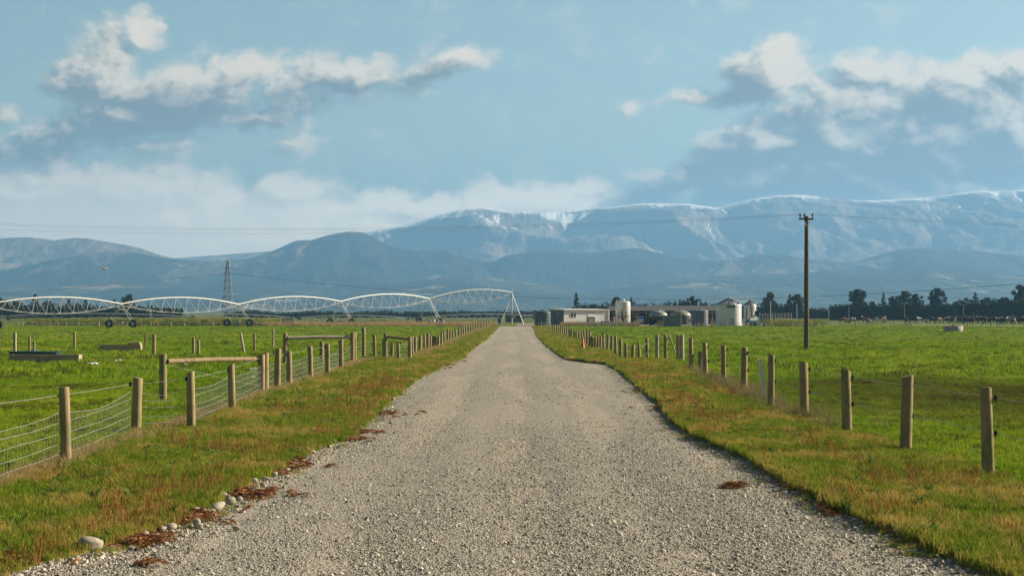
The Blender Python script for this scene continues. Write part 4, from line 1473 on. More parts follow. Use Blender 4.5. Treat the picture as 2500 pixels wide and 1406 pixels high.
def irrigator(label, nodes, sub=1.0, r_pipe=.085, arch=1.05, drop=1.35, hubH=None, fine=True):
    """nodes: (x, y, pipe height) from the outer end to the hub"""
    x0, y0, _ = nodes[0]
    root = thing('irrigator', label, 'irrigator', (x0, y0, 0), 0, 'centre pivot irrigators')
    o_ = Vector((x0, y0, 0))
    Ns = [Vector(p) - o_ for p in nodes]
    for i in range(len(Ns) - 1):
        a, b = Ns[i], Ns[i + 1]
        dirv_ = (b - a); dirv_.z = 0; dirv_.normalize()
        side = Vector((-dirv_.y, dirv_.x, 0))
        ns = 18
        top = [a.lerp(b, t / ns) + Vector((0, 0, 4 * arch * (t / ns) * (1 - t / ns))) for t in range(ns + 1)]
        pipe = MB().tube(top, r_pipe, 8).build('span_pipe', m_pipe, root)
        tr = MB()
        w = 0.95
        nb = 9
        rodp = {}
        for s_ in (-1, 1):
            rod = [a + Vector((0, 0, -.25))]
            for k in range(1, nb + 1):
                t = k / (nb + 1)
                p = a.lerp(b, t) + side * (s_ * w * min(1, 4.5 * t * (1 - t))) + Vector((0, 0, -drop * 4 * t * (1 - t) * .92 - .12))
                rod.append(p); rodp[(s_, k)] = p
            rod.append(b + Vector((0, 0, -.25)))
            tr.tube(rod, .028 * sub, 4, caps=False)
        for k in range(1, nb + 1):
            t = k / (nb + 1)
            for s_ in (-1, 1):
                for dt in (-.5, .5):
                    tt = t + dt / (nb + 1)
                    pt = a.lerp(b, tt) + Vector((0, 0, 4 * arch * tt * (1 - tt)))
                    tr.tube([pt, rodp[(s_, k)]], .022 * sub, 4, caps=False)
            tr.tube([rodp[(-1, k)], rodp[(1, k)]], .022 * sub, 4, caps=False)
        tr.build('truss', m_steel, pipe)
        if fine:
            dr = MB()
            for k in range(1, 9):
                t = k / 9
                pt = a.lerp(b, t) + Vector((0, 0, 4 * arch * t * (1 - t)))
                dr.tube([pt, pt + Vector((0, 0, .14)), pt + side * .22 + Vector((0, 0, .10)), pt + side * .22 + Vector((0, 0, -1.9 - .5 * math.sin(k)))], .014, 4, caps=False)
                dr.tube([pt + side * .22 + Vector((0, 0, -1.95 - .5 * math.sin(k))), pt + side * .22 + Vector((0, 0, -1.7 - .5 * math.sin(k)))], .03, 5)
            dr.build('drop_hose', m_dwire, pipe)
    for i, p in enumerate(Ns):
        last = i == len(Ns) - 1
        a = Ns[max(i - 1, 0)]; b = Ns[min(i + 1, len(Ns) - 1)]
        dirv_ = (b - a); dirv_.z = 0; dirv_.normalize()
        side = Vector((-dirv_.y, dirv_.x, 0)) if not last else Vector((1, 0, 0))
        if not last:
            # wheels stand across the span; the A frame leans out to both
            wb = 1.95 if fine else 1.9
            side = Vector((0.97, -0.22, 0)).normalized()
            tower = MB()
            zw = .62
            fw, bw = p + side * wb, p - side * wb
            fw.z = bw.z = zw
            for s_, wpos in ((1, fw), (-1, bw)):
                for e in (-.35, .35):
                    off = dirv_ * e
                    tower.tube([p + Vector((0, 0, -.05)) + off * .25, wpos + off + Vector((0, 0, .25))], .05 * sub, 5)
                for f in (.25, .5, .75):
                    q = p.lerp(wpos, f)
                    tower.tube([q - dirv_ * .35 * f, q + dirv_ * .35 * f], .03 * sub, 4)
            tower.tube([fw, bw], .075 * sub, 6)
            # knee braces to the spans
            for q in (a, b):
                d2 = (q - p)
                if d2.length < .1: continue
                d2.z = 0; d2.normalize()
                base = p.lerp(fw, .38)
                for s_ in (-1, 1):
                    tower.tube([p.lerp(fw if s_ > 0 else bw, .40), p + d2 * 2.2 + Vector((0, 0, .22))], .035 * sub, 4)
            tower.tube([p + Vector((0, 0, -.1)), p + Vector((0, 0, .45))], .07, 6)
            to = tower.build('tower', m_steel, root)
            MB().box((fw + bw) / 2 + Vector((0, 0, .2)), (.5, .35, .35)).build('motor', m_steel, to) if False else None
            mo = MB(); mo.box(tuple((fw + bw) / 2 + Vector((0, 0, .18))), (.5, .3, .34)); mo.build('motor', m_steel, to)
            for wpos in (fw, bw):
                wl = tyre_mb(zw * 1.02, .36)
                wl.lathe([(0, 0)], n=3) if False else None
                wl.tube([(0, -.10, 0), (0, .10, 0)], zw * .56, 16, mat=1)
                wl.tube([(0, -.2, 0), (0, .2, 0)], zw * .16, 10, mat=1)
                o = wl.build('wheel', [m_rubber, m_steel], to, wpos)
                o.rotation_euler = (0, 0, R(-12))
        else:
            hub = MB()
            hz_ = p.z - .2
            bw_ = 28 / F * nodes[-1][1] * 1.0
            ft = [Vector((sx_ * bw_, sy_ * bw_ * .9, 0)) for sx_, sy_ in ((-1, -1), (1, -1), (1, 1), (-1, 1))]
            for f in ft:
                hub.tube([p + Vector((0, 0, -.3)), p.xy.to_3d() + f], .085 * sub, 6)
            for f0_, f1_ in zip(ft, ft[1:] + ft[:1]):
                for t in (.62, .96):
                    A = p.lerp(p.xy.to_3d() + f0_, t); B = p.lerp(p.xy.to_3d() + f1_, t)
                    hub.tube([A, B], .06 * sub, 5)
            hub.tube([p.xy.to_3d() + Vector((0, 0, 0)), p + Vector((0, 0, .1))], .11, 10)
            hub.tube([p + Vector((0, 0, 0)), p + Vector((0, 0, .65))], .06, 8)
            hb = hub.build('pivot_tower', m_pipe, root)
            bx_ = MB(); bx_.box(tuple(p.xy.to_3d() + Vector((.4, -.3, 1.6))), (.7, .4, .9)); bx_.build('control_box', m_steel, hb)
    return root


def node(px, py, Y):
    return tuple(along(px, Y, py))


irrigator('large near irrigator whose arched white spans step away to the end of the track',
          [node(-470, 746, 210), node(-35, 744, 230), node(296, 742, 248), node(582, 743, 266), node(832, 736, 284), node(1048, 729, 302), node(1250, 714, 314)], r_pipe=.095)
Y2 = 455.0
irrigator('low thin irrigator in the distance, stretched in front of the dark hedge',
          [node(-330, 776, 430), node(5, 772, 436), node(455, 772, 448), node(715, 776, 458), node(1010, 777, 470), node(1290, 770, 482), node(1600, 772, 494)], sub=1.3, r_pipe=.09, arch=.75, drop=.55, fine=False)

# bird gliding in front of the far hill
Yb = 150.0
bl = along(255, Yb, 658)
m_feather = mat('brown_feather', (0.34, 0.19, 0.09), (0.50, 0.40, 0.30), 8, .8)
m_pale = mat('pale_feather', (0.62, 0.56, 0.46), (0.5, 0.42, 0.33), 8, .8)
bird = thing('bird', 'small brown bird of prey gliding low in front of the far hill', 'bird', bl, R(-15))
bb = MB()
bb.tube([(-.26, 0, .02), (-.16, 0, .02), (0, 0, 0), (.10, 0, .01), (.16, 0, .03), (.21, 0, .01)], [.02, .045, .06, .05, .04, .01], 8)
bb.add([(-.24, -.02, .02), (-.24, .02, .02), (-.42, .08, .02), (-.42, -.08, .02), (-.3, 0, .035)], [(0, 1, 2, 3), (0, 3, 4), (3, 2, 4), (2, 1, 4), (1, 0, 4)])
bb.build('body', m_feather, bird)
for s_ in (-1, 1):
    w = MB()
    T = [(.08, .05, .03), (.10, .30, .11), (.02, .55, .15), (-.10, .52, .14), (-.12, .28, .08), (-.10, .05, .02)]
    V = [(x, s_ * y, z) for x, y, z in T] + [(x, s_ * y, z - .018) for x, y, z in T]
    w.add(V, [(0, 1, 4, 5), (1, 2, 3, 4), (6, 11, 10, 7), (7, 10, 9, 8)] + [(i, (i + 1) % 6, (i + 1) % 6 + 6, i + 6) for i in range(6)])
    w.build('wing', m_pale, bird)
# ================================================================ trees and hedges
def foliage_mat(name, dark, light, warm=None):
    m, n, b = new_mat(name)
    geo = n.new('ShaderNodeNewGeometry')
    oi = n.new('ShaderNodeObjectInfo')
    rp = geo.outputs['Random Per Island']
    big = n.noise(n.vmath('ADD', n.coord('Object'), oi.outputs['Location']), 0.55, 3, 0.5)
    f = n.math('MULTIPLY_ADD', rp, 0.6, n.math('MULTIPLY', n.smooth(big, 0.35, 0.65), 0.4))
    col = n.mix(f, dark, light)
    col = n.mix(n.math('MULTIPLY', oi.outputs['Random'], 0.35), col, tuple(x * 0.55 for x in light))
    if warm:
        col = n.mix(n.smooth(n.math('MULTIPLY_ADD', big, 0.7, n.math('MULTIPLY', rp, 0.4)), 0.5, 0.75), col, warm)
    n.put(b.inputs['Base Color'], col)
    b.inputs['Roughness'].default_value = 0.8
    b.inputs['Specular IOR Level'].default_value = 0.15
    return m


m_pine = foliage_mat('pine_needles', (0.016, 0.030, 0.014), (0.048, 0.072, 0.028))
m_hedge = foliage_mat('hedge_foliage', (0.012, 0.026, 0.012), (0.034, 0.056, 0.022))
m_autumn = foliage_mat('autumn_leaves', (0.12, 0.095, 0.025), (0.26, 0.19, 0.045), (0.42, 0.19, 0.03))
m_olive = foliage_mat('olive_leaves', (0.07, 0.072, 0.022), (0.17, 0.15, 0.05))
m_bark = mat('bark', (0.075, 0.058, 0.042), (0.11, 0.09, 0.068), 6, .95)


def leaves(rng, centres, radii, per, size, flat=0.6, droop=0.0):
    """leaf clumps: small triangles through every clump's volume -> V, F arrays"""
    n_ = len(centres) * per
    c = np.repeat(centres, per, 0); r = np.repeat(radii, per)
    d = rng.normal(0, 1, (n_, 3)); d /= np.linalg.norm(d, axis=1)[:, None]
    q = rng.uniform(0.35, 1.0, n_) ** 0.6
    p = c + d * (r * q)[:, None] * np.array([1, 1, flat])
    a = rng.normal(0, 1, (n_, 3)); a /= np.linalg.norm(a, axis=1)[:, None]
    b = np.cross(a, d + 1e-3); b /= np.linalg.norm(b, axis=1)[:, None] + 1e-9
    s = size * rng.uniform(0.5, 1.3, n_)[:, None]
    V = np.stack([p - a * s * .8 - b * s * .5, p + a * s * .9, p - a * s * .3 + b * s * .8], 1).reshape(-1, 3)
    return V, np.arange(len(V)).reshape(-1, 3)


def tree_proto(kind, seed):
    """unit tree 1 m tall, about 1 m wide crown envelope: returns trunk mesh, crown mesh"""
    rng = np.random.RandomState(seed)
    r = random.Random(seed)
    tm = MB()
    lean = r.uniform(-.03, .03)
    trunk = [(0, 0, -.03), (lean * .3, 0, .2), (lean * .7, .01, .55), (lean, 0, .92)]
    tm.tube(trunk, [.03, .024, .016, .004], 7)
    cs, rs = [], []
    if kind == 'pine':          # old radiata pine: heavy uneven tiers, gaps between limbs
        k = 60
        for i in range(k):
            z = 0.10 + 0.88 * (i + r.random()) / k
            env = 0.48 * (1 - ((z - .45) / .62) ** 2) ** .5 if abs(z - .45) < .6 else .1
            env *= r.uniform(.45, 1.12)
            a = r.uniform(0, 6.283)
            rad = env * (r.uniform(.55, 1) if z < .9 else r.uniform(0, .6))
            p = (rad * math.cos(a) + lean * z, rad * math.sin(a), z + rad * .10)
            cs.append(p); rs.append(r.uniform(.075, .135) * (1.1 - .35 * z))
            tm.tube([(lean * z * .7, 0, z - .06), (p[0] * .55, p[1] * .55, z - .02), p], [.010, .007, .003], 4)
        for i in range(22):
            z = r.uniform(.12, .9); cs.append((r.uniform(-.22, .22) * (1.15 - z), r.uniform(-.22, .22) * (1.15 - z), z)); rs.append(.14)
        per, size, flat = 95, .030, .68
    elif kind == 'conifer':     # pointed tree with short tiers
        k = 44
        for i in range(k):
            z = .08 + .90 * (i + r.random()) / k
            env = .40 * (1 - z) ** .75 * r.uniform(.6, 1.15) + .015
            a = r.uniform(0, 6.283)
            p = (env * math.cos(a) * .8, env * math.sin(a) * .8, z)
            cs.append(p); rs.append(.030 + .075 * (1 - z))
        for i in range(10):
            z = .1 + .08 * i; cs.append((0, 0, z)); rs.append(.10 * (1.05 - z))
        per, size, flat = 80, .027, .75
    elif kind == 'broad':       # round headed tree
        for i in range(44):
            d = rng.normal(0, 1, 3); d /= np.linalg.norm(d)
            q = r.uniform(.55, 1) * r.uniform(.85, 1.1)
            p = (d[0] * .40 * q, d[1] * .40 * q, .58 + d[2] * .37 * q)
            if p[2] < .12: continue
            cs.append(p); rs.append(r.uniform(.07, .13))
            if i % 3 == 0: tm.tube([(0, 0, .35), (p[0] * .5, p[1] * .5, (p[2] + .35) / 2), p], [.014, .009, .003], 4)
        per, size, flat = 95, .030, .8
    else:                       # thin autumn tree: open crown, twigs show
        for i in range(46):
            d = rng.normal(0, 1, 3); d /= np.linalg.norm(d)
            q = r.uniform(.3, 1.05)
            p = (d[0] * .40 * q, d[1] * .40 * q, .60 + d[2] * .38 * q)
            if p[2] < .2: continue
            cs.append(p); rs.append(r.uniform(.05, .10))
            tm.tube([(0, 0, .22 + .25 * r.random()), (p[0] * .5, p[1] * .5, (p[2] + .4) / 2), p], [.012, .007, .002], 4)
        per, size, flat = 34, .020, .9
    V, Fq = leaves(rng, np.array(cs), np.array(rs), per, size, flat)
    V[:, 2] = np.where(V[:, 2] > 1.0, 1.0 - (V[:, 2] - 1) * .3, V[:, 2])
    return tm, V, Fq


PROTO = {}
for kind, cnt, mm in (('pine', 4, m_pine), ('conifer', 3, m_pine), ('broad', 3, m_pine), ('autumn', 2, m_autumn)):
    for i in range(cnt):
        tm, V, Fq = tree_proto(kind, 70 + i * 13 + len(kind))
        to = tm.build('trunk', m_bark)
        co = np_mesh('crown', V, Fq, mm, smooth=False)
        PROTO[(kind, i)] = (to.data, co.data)
        bpy.data.objects.remove(to); bpy.data.objects.remove(co)


def tree(kind, i, px, top, width, Y, label, group, rot=None, m=None, name=None, cat='tree', base=0.0):
    """tree seen from px, its top at photo row TOP, crown WIDTH pixels wide, at distance Y"""
    Hh = wz(top, Y) - base
    W = width / F * Y
    td, cd = PROTO[(kind, i)]
    nm = name or {'pine': 'pine_tree', 'conifer': 'conifer_tree', 'broad': 'evergreen_tree', 'autumn': 'autumn_tree'}[kind]
    t = thing(nm, label, cat, (wx(px, Y), Y, base), rot if rot is not None else px * 1.7, group)
    k = 0.94 if kind in ('pine', 'broad', 'autumn') else .78
    for nm2, d_ in (('trunk', td), ('crown', cd)):
        o = bpy.data.objects.new(nm2, d_)
        C.objects.link(o)
        o.parent = t
        o.scale = (W / k, W / k, Hh)
        if m and nm2 == 'crown':
            o.material_slots[0].link = 'OBJECT'; o.material_slots[0].material = m
    return t


GR = 'shelter trees along the hedge beyond the cows'
Yt = 470
TREES_R = [
    ('pine', 0, 1878, 713, 38, 'tall flat topped pine just beyond the grain silos'), ('broad', 0, 1889, 738, 44, 'bushy low evergreen at the foot of the flat topped pine'),
    ('conifer', 0, 1928, 717, 34, 'ragged narrow conifer close to the power pole, between two pines'), ('pine', 1, 1948, 718, 46, 'dense pine standing right behind the power pole'), ('broad', 1, 1915, 745, 40, 'low bushy evergreen between the flat topped pine and the power pole'),
    ('pine', 2, 2092, 706, 62, 'broad dark pine over the near end of the clipped hedge'), ('broad', 2, 2062, 741, 34, 'low shrubby tree on the flank of the broad hedge pine'),
    ('broad', 0, 2128, 733, 30, 'small round evergreen above the hedge, next to the broad pine'), ('conifer', 1, 2157, 713, 26, 'slim upright conifer above the hedge between small round trees'), ('pine', 3, 2179, 723, 30, 'small ragged pine just beside the slim conifer over the hedge'),
    ('pine', 0, 2207, 710, 52, 'wide spreading pine, first of two joined crowns over the hedge'), ('pine', 2, 2237, 717, 40, 'second of two joined pine crowns over the hedge'),
    ('pine', 1, 2286, 703, 52, 'tallest lone pine over the middle of the clipped hedge'), ('broad', 1, 2312, 737, 34, 'low rounded tree leaning against the tallest lone pine'), ('conifer', 2, 2335, 734, 22, 'little pointed tree over the hedge past the tallest lone pine'),
    ('pine', 3, 2358, 727, 34, 'low flat pine near the tall conical tree'), ('conifer', 0, 2381, 713, 34, 'conical pointed tree near the dark end of the hedge'), ('broad', 2, 2414, 719, 46, 'round dense evergreen beside the conical tree'),
    ('broad', 0, 2451, 723, 50, 'spreading rounded evergreen over the dark end of the hedge'), ('pine', 0, 2492, 695, 52, 'tall pine cut off by the edge of the view over the dark hedge'), ('pine', 2, 2560, 700, 60, 'big pine past the end of the view'),
    ('broad', 1, 2390, 742, 60, 'low dark shrub mass in front of the conical tree')]
for (k, i, px, tp_, w_, lb) in TREES_R:
    tree(k, i, px, tp_, w_, Yt + (px % 7) * 2, lb, GR)
GF = 'trees behind the farm buildings'
TREES_F = [
    ('conifer', 1, 1407, 714, 30, 'tall dark pointed tree behind the white shed, highest there'), ('broad', 0, 1429, 742, 26, 'small dark tree at the side of the tall pointed tree'), ('broad', 2, 1448, 737, 30, 'rounded dark tree behind the middle of the white shed roof'), ('conifer', 0, 1470, 742, 22, 'little tree behind the end of the white shed roof'),
    ('pine', 1, 1505, 725, 40, 'bushy pine right behind the white milk silo'), ('conifer', 2, 1541, 725, 22, 'pointed tree close behind the far side of the milk silo'), ('broad', 1, 1555, 742, 24, 'low dark tree between milk silo and autumn trees'),
    ('conifer', 0, 1576, 741, 20, 'little pointed tree behind the long roof, near the orange tree'), ('conifer', 1, 1594, 739, 22, 'small conifer over the long roof above the domed tank'), ('conifer', 2, 1611, 743, 18, 'smallest conifer over the long brown roof'), ('conifer', 0, 1636, 738, 20, 'narrow conifer at the start of the tree clump over the long roof'), ('conifer', 1, 1649, 734, 22, 'second conifer in the tree clump over the long roof'),
    ('conifer', 2, 1660, 729, 22, 'spiky conifer inside the tree clump over the long roof'), ('broad', 2, 1672, 727, 30, 'dense dark tree in the middle of the clump over the long roof'), ('pine', 3, 1691, 723, 34, 'highest tree of the clump over the long roof'), ('conifer', 0, 1711, 732, 20, 'pointed tree just past the highest of the clump'), ('broad', 1, 1721, 736, 24, 'rounded tree ending the clump over the long roof'), ('broad', 0, 1742, 741, 24, 'low dark tree near the big grain silo roof')]
for (k, i, px, tp_, w_, lb) in TREES_F:
    tree(k, i, px, tp_, w_, 420 + (px % 5) * 3, lb, GF)
GL = 'trees behind the irrigator spans'
TREES_L = [
    ('pine', 2, -8, 725, 50, 'dark pine cut by the edge of the view behind the irrigator'), ('broad', 0, 12, 729, 40, 'bushy dark tree near the view edge behind the irrigator'), ('pine', 0, 38, 735, 48, 'spreading low pine behind the first irrigator arch'), ('conifer', 1, 86, 717, 42, 'tall pointed tree rising above the first irrigator arch'), ('broad', 1, 66, 742, 34, 'rounded tree filling the gap before the tall pointed tree'),
    ('pine', 3, 116, 735, 44, 'wide dark pine just past the tall pointed tree'), ('conifer', 2, 168, 729, 30, 'upright tree inside the irrigator arch, first of three'), ('broad', 2, 190, 735, 28, 'middle of three trees inside the irrigator arch'), ('conifer', 0, 209, 731, 32, 'last of three upright trees inside the irrigator arch'),
    ('conifer', 1, 279, 729, 28, 'narrow tree beside the round tree at the irrigator tower'), ('broad', 0, 311, 716, 44, 'round headed tallest tree standing right behind the irrigator tower'), ('broad', 1, 340, 744, 36, 'low bushy tree past the irrigator tower')]
for (k, i, px, tp_, w_, lb) in TREES_L:
    tree(k, i, px, tp_, w_, 560 + (px % 5) * 3, lb, GL)
tree('broad', 2, 112, 748, 26, 553, 'rusty brown tree in front of the dark pines under the first arch', GL, m=foliage_mat('rusty_leaves', (0.07, 0.045, 0.02), (0.13, 0.07, 0.03)))


def hedge(label, x0, x1, Y, Hh, depth, seed, ragged=0.25, leaf=0.42, dens=5.0, slope=0.0, group=None, Y1=None):
    """clipped shelter hedge: lumpy core under a coat of leaf sprays"""
    rng = np.random.RandomState(seed)
    L = x1 - x0
    Y1 = Y if Y1 is None else Y1
    def place(x, y, z):
        t = (x - x0) / L
        return np.stack([x, y + Y + (Y1 - Y) * t, z], -1)
    top = lambda x: Hh + ragged * fbm(x / 6.0 + seed, x * 0 + seed * 1.3, 4) + slope * (x - x0) / L
    nx = max(int(L / 1.2), 8)
    xs = np.linspace(x0 + .2, x1 - .2, nx)
    prof = [(-.40, 0), (-.47, .3), (-.46, .8), (-.38, .97), (.38, .97), (.46, .8), (.47, .3), (.40, 0)]
    V, rows = [], len(prof)
    Xg = np.repeat(xs, rows)
    yy = np.tile([p[0] for p in prof], nx) * depth + .25 * ragged * fbm(Xg / 2, np.tile(np.arange(rows), nx) * 1.7 + seed, 3)
    zz = np.tile([p[1] for p in prof], nx) * (top(Xg) - .15)
    V = place(Xg, yy, zz)
    i = np.arange(nx - 1)[:, None] * rows + np.arange(rows - 1)[None, :]
    Fc = np.stack([i, i + 1, i + rows + 1, i + rows], -1).reshape(-1, 4)
    # end caps
    F3 = []
    for base in (0, (nx - 1) * rows):
        for j in range(1, rows - 1):
            F3.append((base, base + j, base + j + 1))
    nl = int(dens * L * (Hh * 1.2 + depth))
    x = rng.uniform(x0, x1, nl)
    u = rng.uniform(0, 1, nl)
    front = u < Hh * 1.2 / (Hh * 1.2 + depth)
    y = np.where(front, -depth / 2 + rng.normal(0, .12, nl), rng.uniform(-depth / 2, depth / 2, nl))
    z = np.where(front, rng.uniform(0, 1, nl) * top(x), top(x) + rng.normal(0, .10 + ragged * .4, nl))
    P_ = place(x, y, np.maximum(z, .02))
    a = rng.normal(0, 1, (nl, 3)); a /= np.linalg.norm(a, axis=1)[:, None]
    b = rng.normal(0, 1, (nl, 3)); b = np.cross(a, b); b /= np.linalg.norm(b, axis=1)[:, None]
    s = leaf * rng.uniform(.5, 1.3, nl)[:, None]
    LV = np.stack([P_ - a * s * .7 - b * s * .4, P_ + a * s * .8, P_ - a * s * .2 + b * s * .7], 1).reshape(-1, 3)
    tri = np.concatenate([Fc[:, [0, 1, 2]], Fc[:, [0, 2, 3]], np.array(F3), np.arange(len(LV)).reshape(-1, 3) + len(V)])
    allV = np.concatenate([V, LV])
    org_ = np.array([x0, Y, 0.0])
    o = np_mesh('hedge', allV - org_, tri, m_hedge, smooth=False)
    o.location = org_
    return tag(o, label, 'hedge', group)


hx = lambda px, Y: (px - 1250) / F * Y
HG = 'dark shelter hedges across the plain'
hedge('long clipped dark green hedge under the pines beyond the cows', hx(2025, 440), hx(2352, 440), 440, wz(745.5, 440), 3.5, 3, .22, .40, group=HG)
hedge('taller shadowy hedge closing the field at the edge of the view', hx(2330, 424), hx(2700, 424), 424, wz(742, 424), 4, 4, .9, .5, slope=2.0, group=HG)
hedge('short low hedge between the power pole and the long clipped hedge', hx(1968, 520), hx(2022, 520), 520, wz(755, 520), 3, 6, .4, .45, group=HG)
hedge('dark hedge under the trees behind the irrigator', hx(-160, 545), hx(370, 545), 545, wz(751, 545), 4, 7, 1.0, .6, dens=4, group=HG)
hedge('clipped hedge block standing past the round tree behind the irrigator', hx(330, 552), hx(449, 552), 552, wz(751, 552), 4, 8, .3, .5, slope=-.6, group=HG)
hedge('very long low dark hedge running across the plain to the farm', hx(548, 600), hx(1330, 600), 600, wz(765, 600), 4, 9, .35, .55, dens=4, group=HG)
for j, (a, b, tp_) in enumerate(((570, 634, 761), (745, 812, 762), (880, 912, 762), (918, 960, 762), (985, 1120, 763.5), (1120, 1310, 762.5))):
    hedge(['first short broken piece of far hedge', 'second short broken piece of far hedge', 'third short broken piece of far hedge', 'fourth short broken piece of far hedge', 'long broken piece of far hedge', 'far hedge piece ending at the green tank'][j] + ' showing over the long low hedge', hx(a, 760), hx(b, 760), 760, wz(tp_, 760), 4, 20 + j, .6, .8, dens=3, group='broken far hedges')
hedge('far low hedge behind the farm yard', hx(1415, 540), hx(1960, 540), 540, wz(748.5, 540), 4, 30, 1.2, .6, dens=4, group=HG)
# little broadleaf trees and bush in the farmyard
tree('autumn', 0, 1521, 751, 36, 276, 'olive brown autumn tree in front of the white milk silo', 'autumn trees in the farmyard', m=m_olive)
tree('autumn', 1, 1551, 757, 26, 279, 'orange autumn tree beside the olive brown one', 'autumn trees in the farmyard')
tree('broad', 1, 1587, 772, 48, 262, 'dense dark rounded bush beside the little grey shed', None, m=m_hedge, name='bush', cat='bush')
# ================================================================ farmyard
m_white_wall = mat('white_cladding', (0.80, 0.80, 0.77), (0.74, 0.74, 0.71), 1.2, .7, (1, 1, .3), c3=(0.66, 0.65, 0.61))
m_dark_wall = mat('grey_cladding', (0.16, 0.165, 0.165), (0.12, 0.125, 0.125), 1.5, .7)
m_slate = mat('slate_cladding', (0.17, 0.20, 0.21), (0.13, 0.155, 0.165), 1.2, .6)
m_fascia = mat('cream_fascia', (0.74, 0.72, 0.66), (0.68, 0.66, 0.6), 2, .6)
m_brown_roof = mat('rusty_roof', (0.062, 0.058, 0.053), (0.048, 0.045, 0.042), .8, .9, (1, 3, 1), c3=(0.08, 0.072, 0.063))
m_glass = mat('dark_glass', (0.02, 0.025, 0.03), (0.03, 0.035, 0.04), 2, .12, spec=.5)
m_int = mat('dark_interior', (0.035, 0.033, 0.03), (0.05, 0.047, 0.04), 2, .9)
m_tank = mat('green_tank', (0.075, 0.115, 0.10), (0.06, 0.095, 0.085), .8, .45)
m_tank2 = mat('dark_tank', (0.05, 0.065, 0.07), (0.04, 0.052, 0.058), .8, .55)
m_dome = mat('pale_dome', (0.25, 0.30, 0.27), (0.20, 0.25, 0.225), 1, .5)
m_dome2 = mat('olive_dome', (0.25, 0.25, 0.18), (0.20, 0.20, 0.145), 1, .5)
m_silo = mat('corrugated_steel', (0.64, 0.65, 0.65), (0.55, 0.56, 0.57), .6, .42, (1, 1, 3), metal=.45)
m_milk = mat('milk_silo_white', (0.62, 0.61, 0.57), (0.53, 0.52, 0.49), .8, .35, (1, 1, .3), metal=.1)
m_bluep = mat('blue_drum', (0.012, 0.075, 0.36), (0.012, 0.06, 0.28), 3, .4)
m_red = mat('red_paint', (0.42, 0.025, 0.02), (0.33, 0.02, 0.02), 3, .5)
m_dirt = mat('yard_dirt', (0.22, 0.165, 0.115), (0.30, 0.235, 0.17), .25, .95, c3=(0.16, 0.12, 0.085))
m_mound = None


def px_box(mb, x0, x1, top, Y, depth, base=0.0, mat_=0, o=(0, 0, 0)):
    X0, X1 = wx(x0, Y), wx(x1, Y)
    mb.span(X0 - o[0], X1 - o[0], Y - o[1], Y + depth - o[1], base, wz(top, Y), mat_)
    return mb


# bare yard
ys = MB()
V = []
rowp = [(1262, 269.5, 1420, 269.5), (1262, 281, 1990, 281), (1262, 330, 2000, 330)]
nx_ = 60
for (a, Ya, b, Yb_) in rowp:
    for i in range(nx_):
        t = i / (nx_ - 1)
        V.append(((a + (b - a) * t - 1250) / F * Ya, Ya + (1.2 * math.sin(i * .9) if Ya == 281 else 0), .010))
ys.add(V, [(r_ * nx_ + i, r_ * nx_ + i + 1, (r_ + 1) * nx_ + i + 1, (r_ + 1) * nx_ + i) for r_ in range(2) for i in range(nx_ - 1)])
tag(ys.build('farm_yard', m_dirt), kind='structure')
# tan cattle race climbing past the cows
rc = MB()
cl = [(1935, 781.5), (1990, 784), (2060, 787), (2140, 790.5), (2230, 793), (2330, 794), (2420, 795), (2620, 796)]
V = []
for (px, py) in cl:
    p = gp(px, py)
    V += [(p.x, p.y - 3.4, .03), (p.x + .4, p.y + 3.4, .03)]
rc.add(V, [(2 * i, 2 * i + 2, 2 * i + 3, 2 * i + 1) for i in range(len(cl) - 1)])
tag(rc.build('cattle_race', mat('pale_lime_track', (0.42, 0.34, 0.25), (0.34, 0.27, 0.19), .3, .95)), kind='structure')

# white shed (front face towards the track)
Ys = 288.0
ox = wx(1376.5, Ys)
shed = thing('milking_shed', 'long low white shed with two dark windows and an open roller door behind the fence', 'shed', (ox, Ys, 0), R(28))
shed.scale = (1.13, 1, 1)
MB().span(0, wx(1489, Ys) - ox, 0, 5.2, -.1, wz(757.2, Ys)).build('wall', m_white_wall, shed)
MB().span(-.06, -.003, .03, 5.17, 0, wz(757.6, Ys)).build('shaded_side_panel', m_dark_wall, shed)  # dark panel added over the side wall, its colour painting in the unlit side's shade
rf = MB()
X0, X1, zt_ = wx(1375, Ys) - ox, wx(1491.5, Ys) - ox, wz(757.2, Ys)
rf.add([(X0, -.25, zt_ + .003), (X1, -.25, zt_ + .003), (X1, 5.4, zt_ + .003), (X0, 5.4, zt_ + .003), (X0, -.25, zt_ + .20), (X1, -.25, zt_ + .14), (X1, 5.4, zt_ + .26), (X0, 5.4, zt_ + .30)],
       [(3, 2, 1, 0), (4, 5, 6, 7), (0, 1, 5, 4), (1, 2, 6, 5), (2, 3, 7, 6), (3, 0, 4, 7)])
rf.build('roof', m_fascia, shed)
for (a, b) in ((1393.5, 1399.5), (1400.8, 1406.5)):
    fr_ = MB(); x0, x1, z0, z1 = wx(a, Ys) - ox, wx(b, Ys) - ox, wz(774, Ys), wz(764.8, Ys)
    for (u0, u1, v0, v1) in ((x0 - .05, x1 + .05, z1, z1 + .05), (x0 - .05, x1 + .05, z0 - .05, z0), (x0 - .05, x0, z0, z1), (x1, x1 + .05, z0, z1)):
        fr_.span(u0, u1, -.05, -.002, v0, v1)
    w_ = fr_.build('window', m_fascia, shed)
    MB().span(x0, x1, -.035, -.004, z0, z1).build('pane', m_glass, w_)
x0, x1 = wx(1436, Ys) - ox, wx(1454, Ys) - ox
dr = MB(); dr.span(x0, x1, -.04, -.003, wz(774, Ys), wz(764.5, Ys)); d_ = dr.build('roller_door', m_white_wall, shed)
MB().span(x0 - .04, x1 + .04, -.06, -.004, wz(764.5, Ys), wz(763.8, Ys)).build('door_head', m_dark_wall, d_)
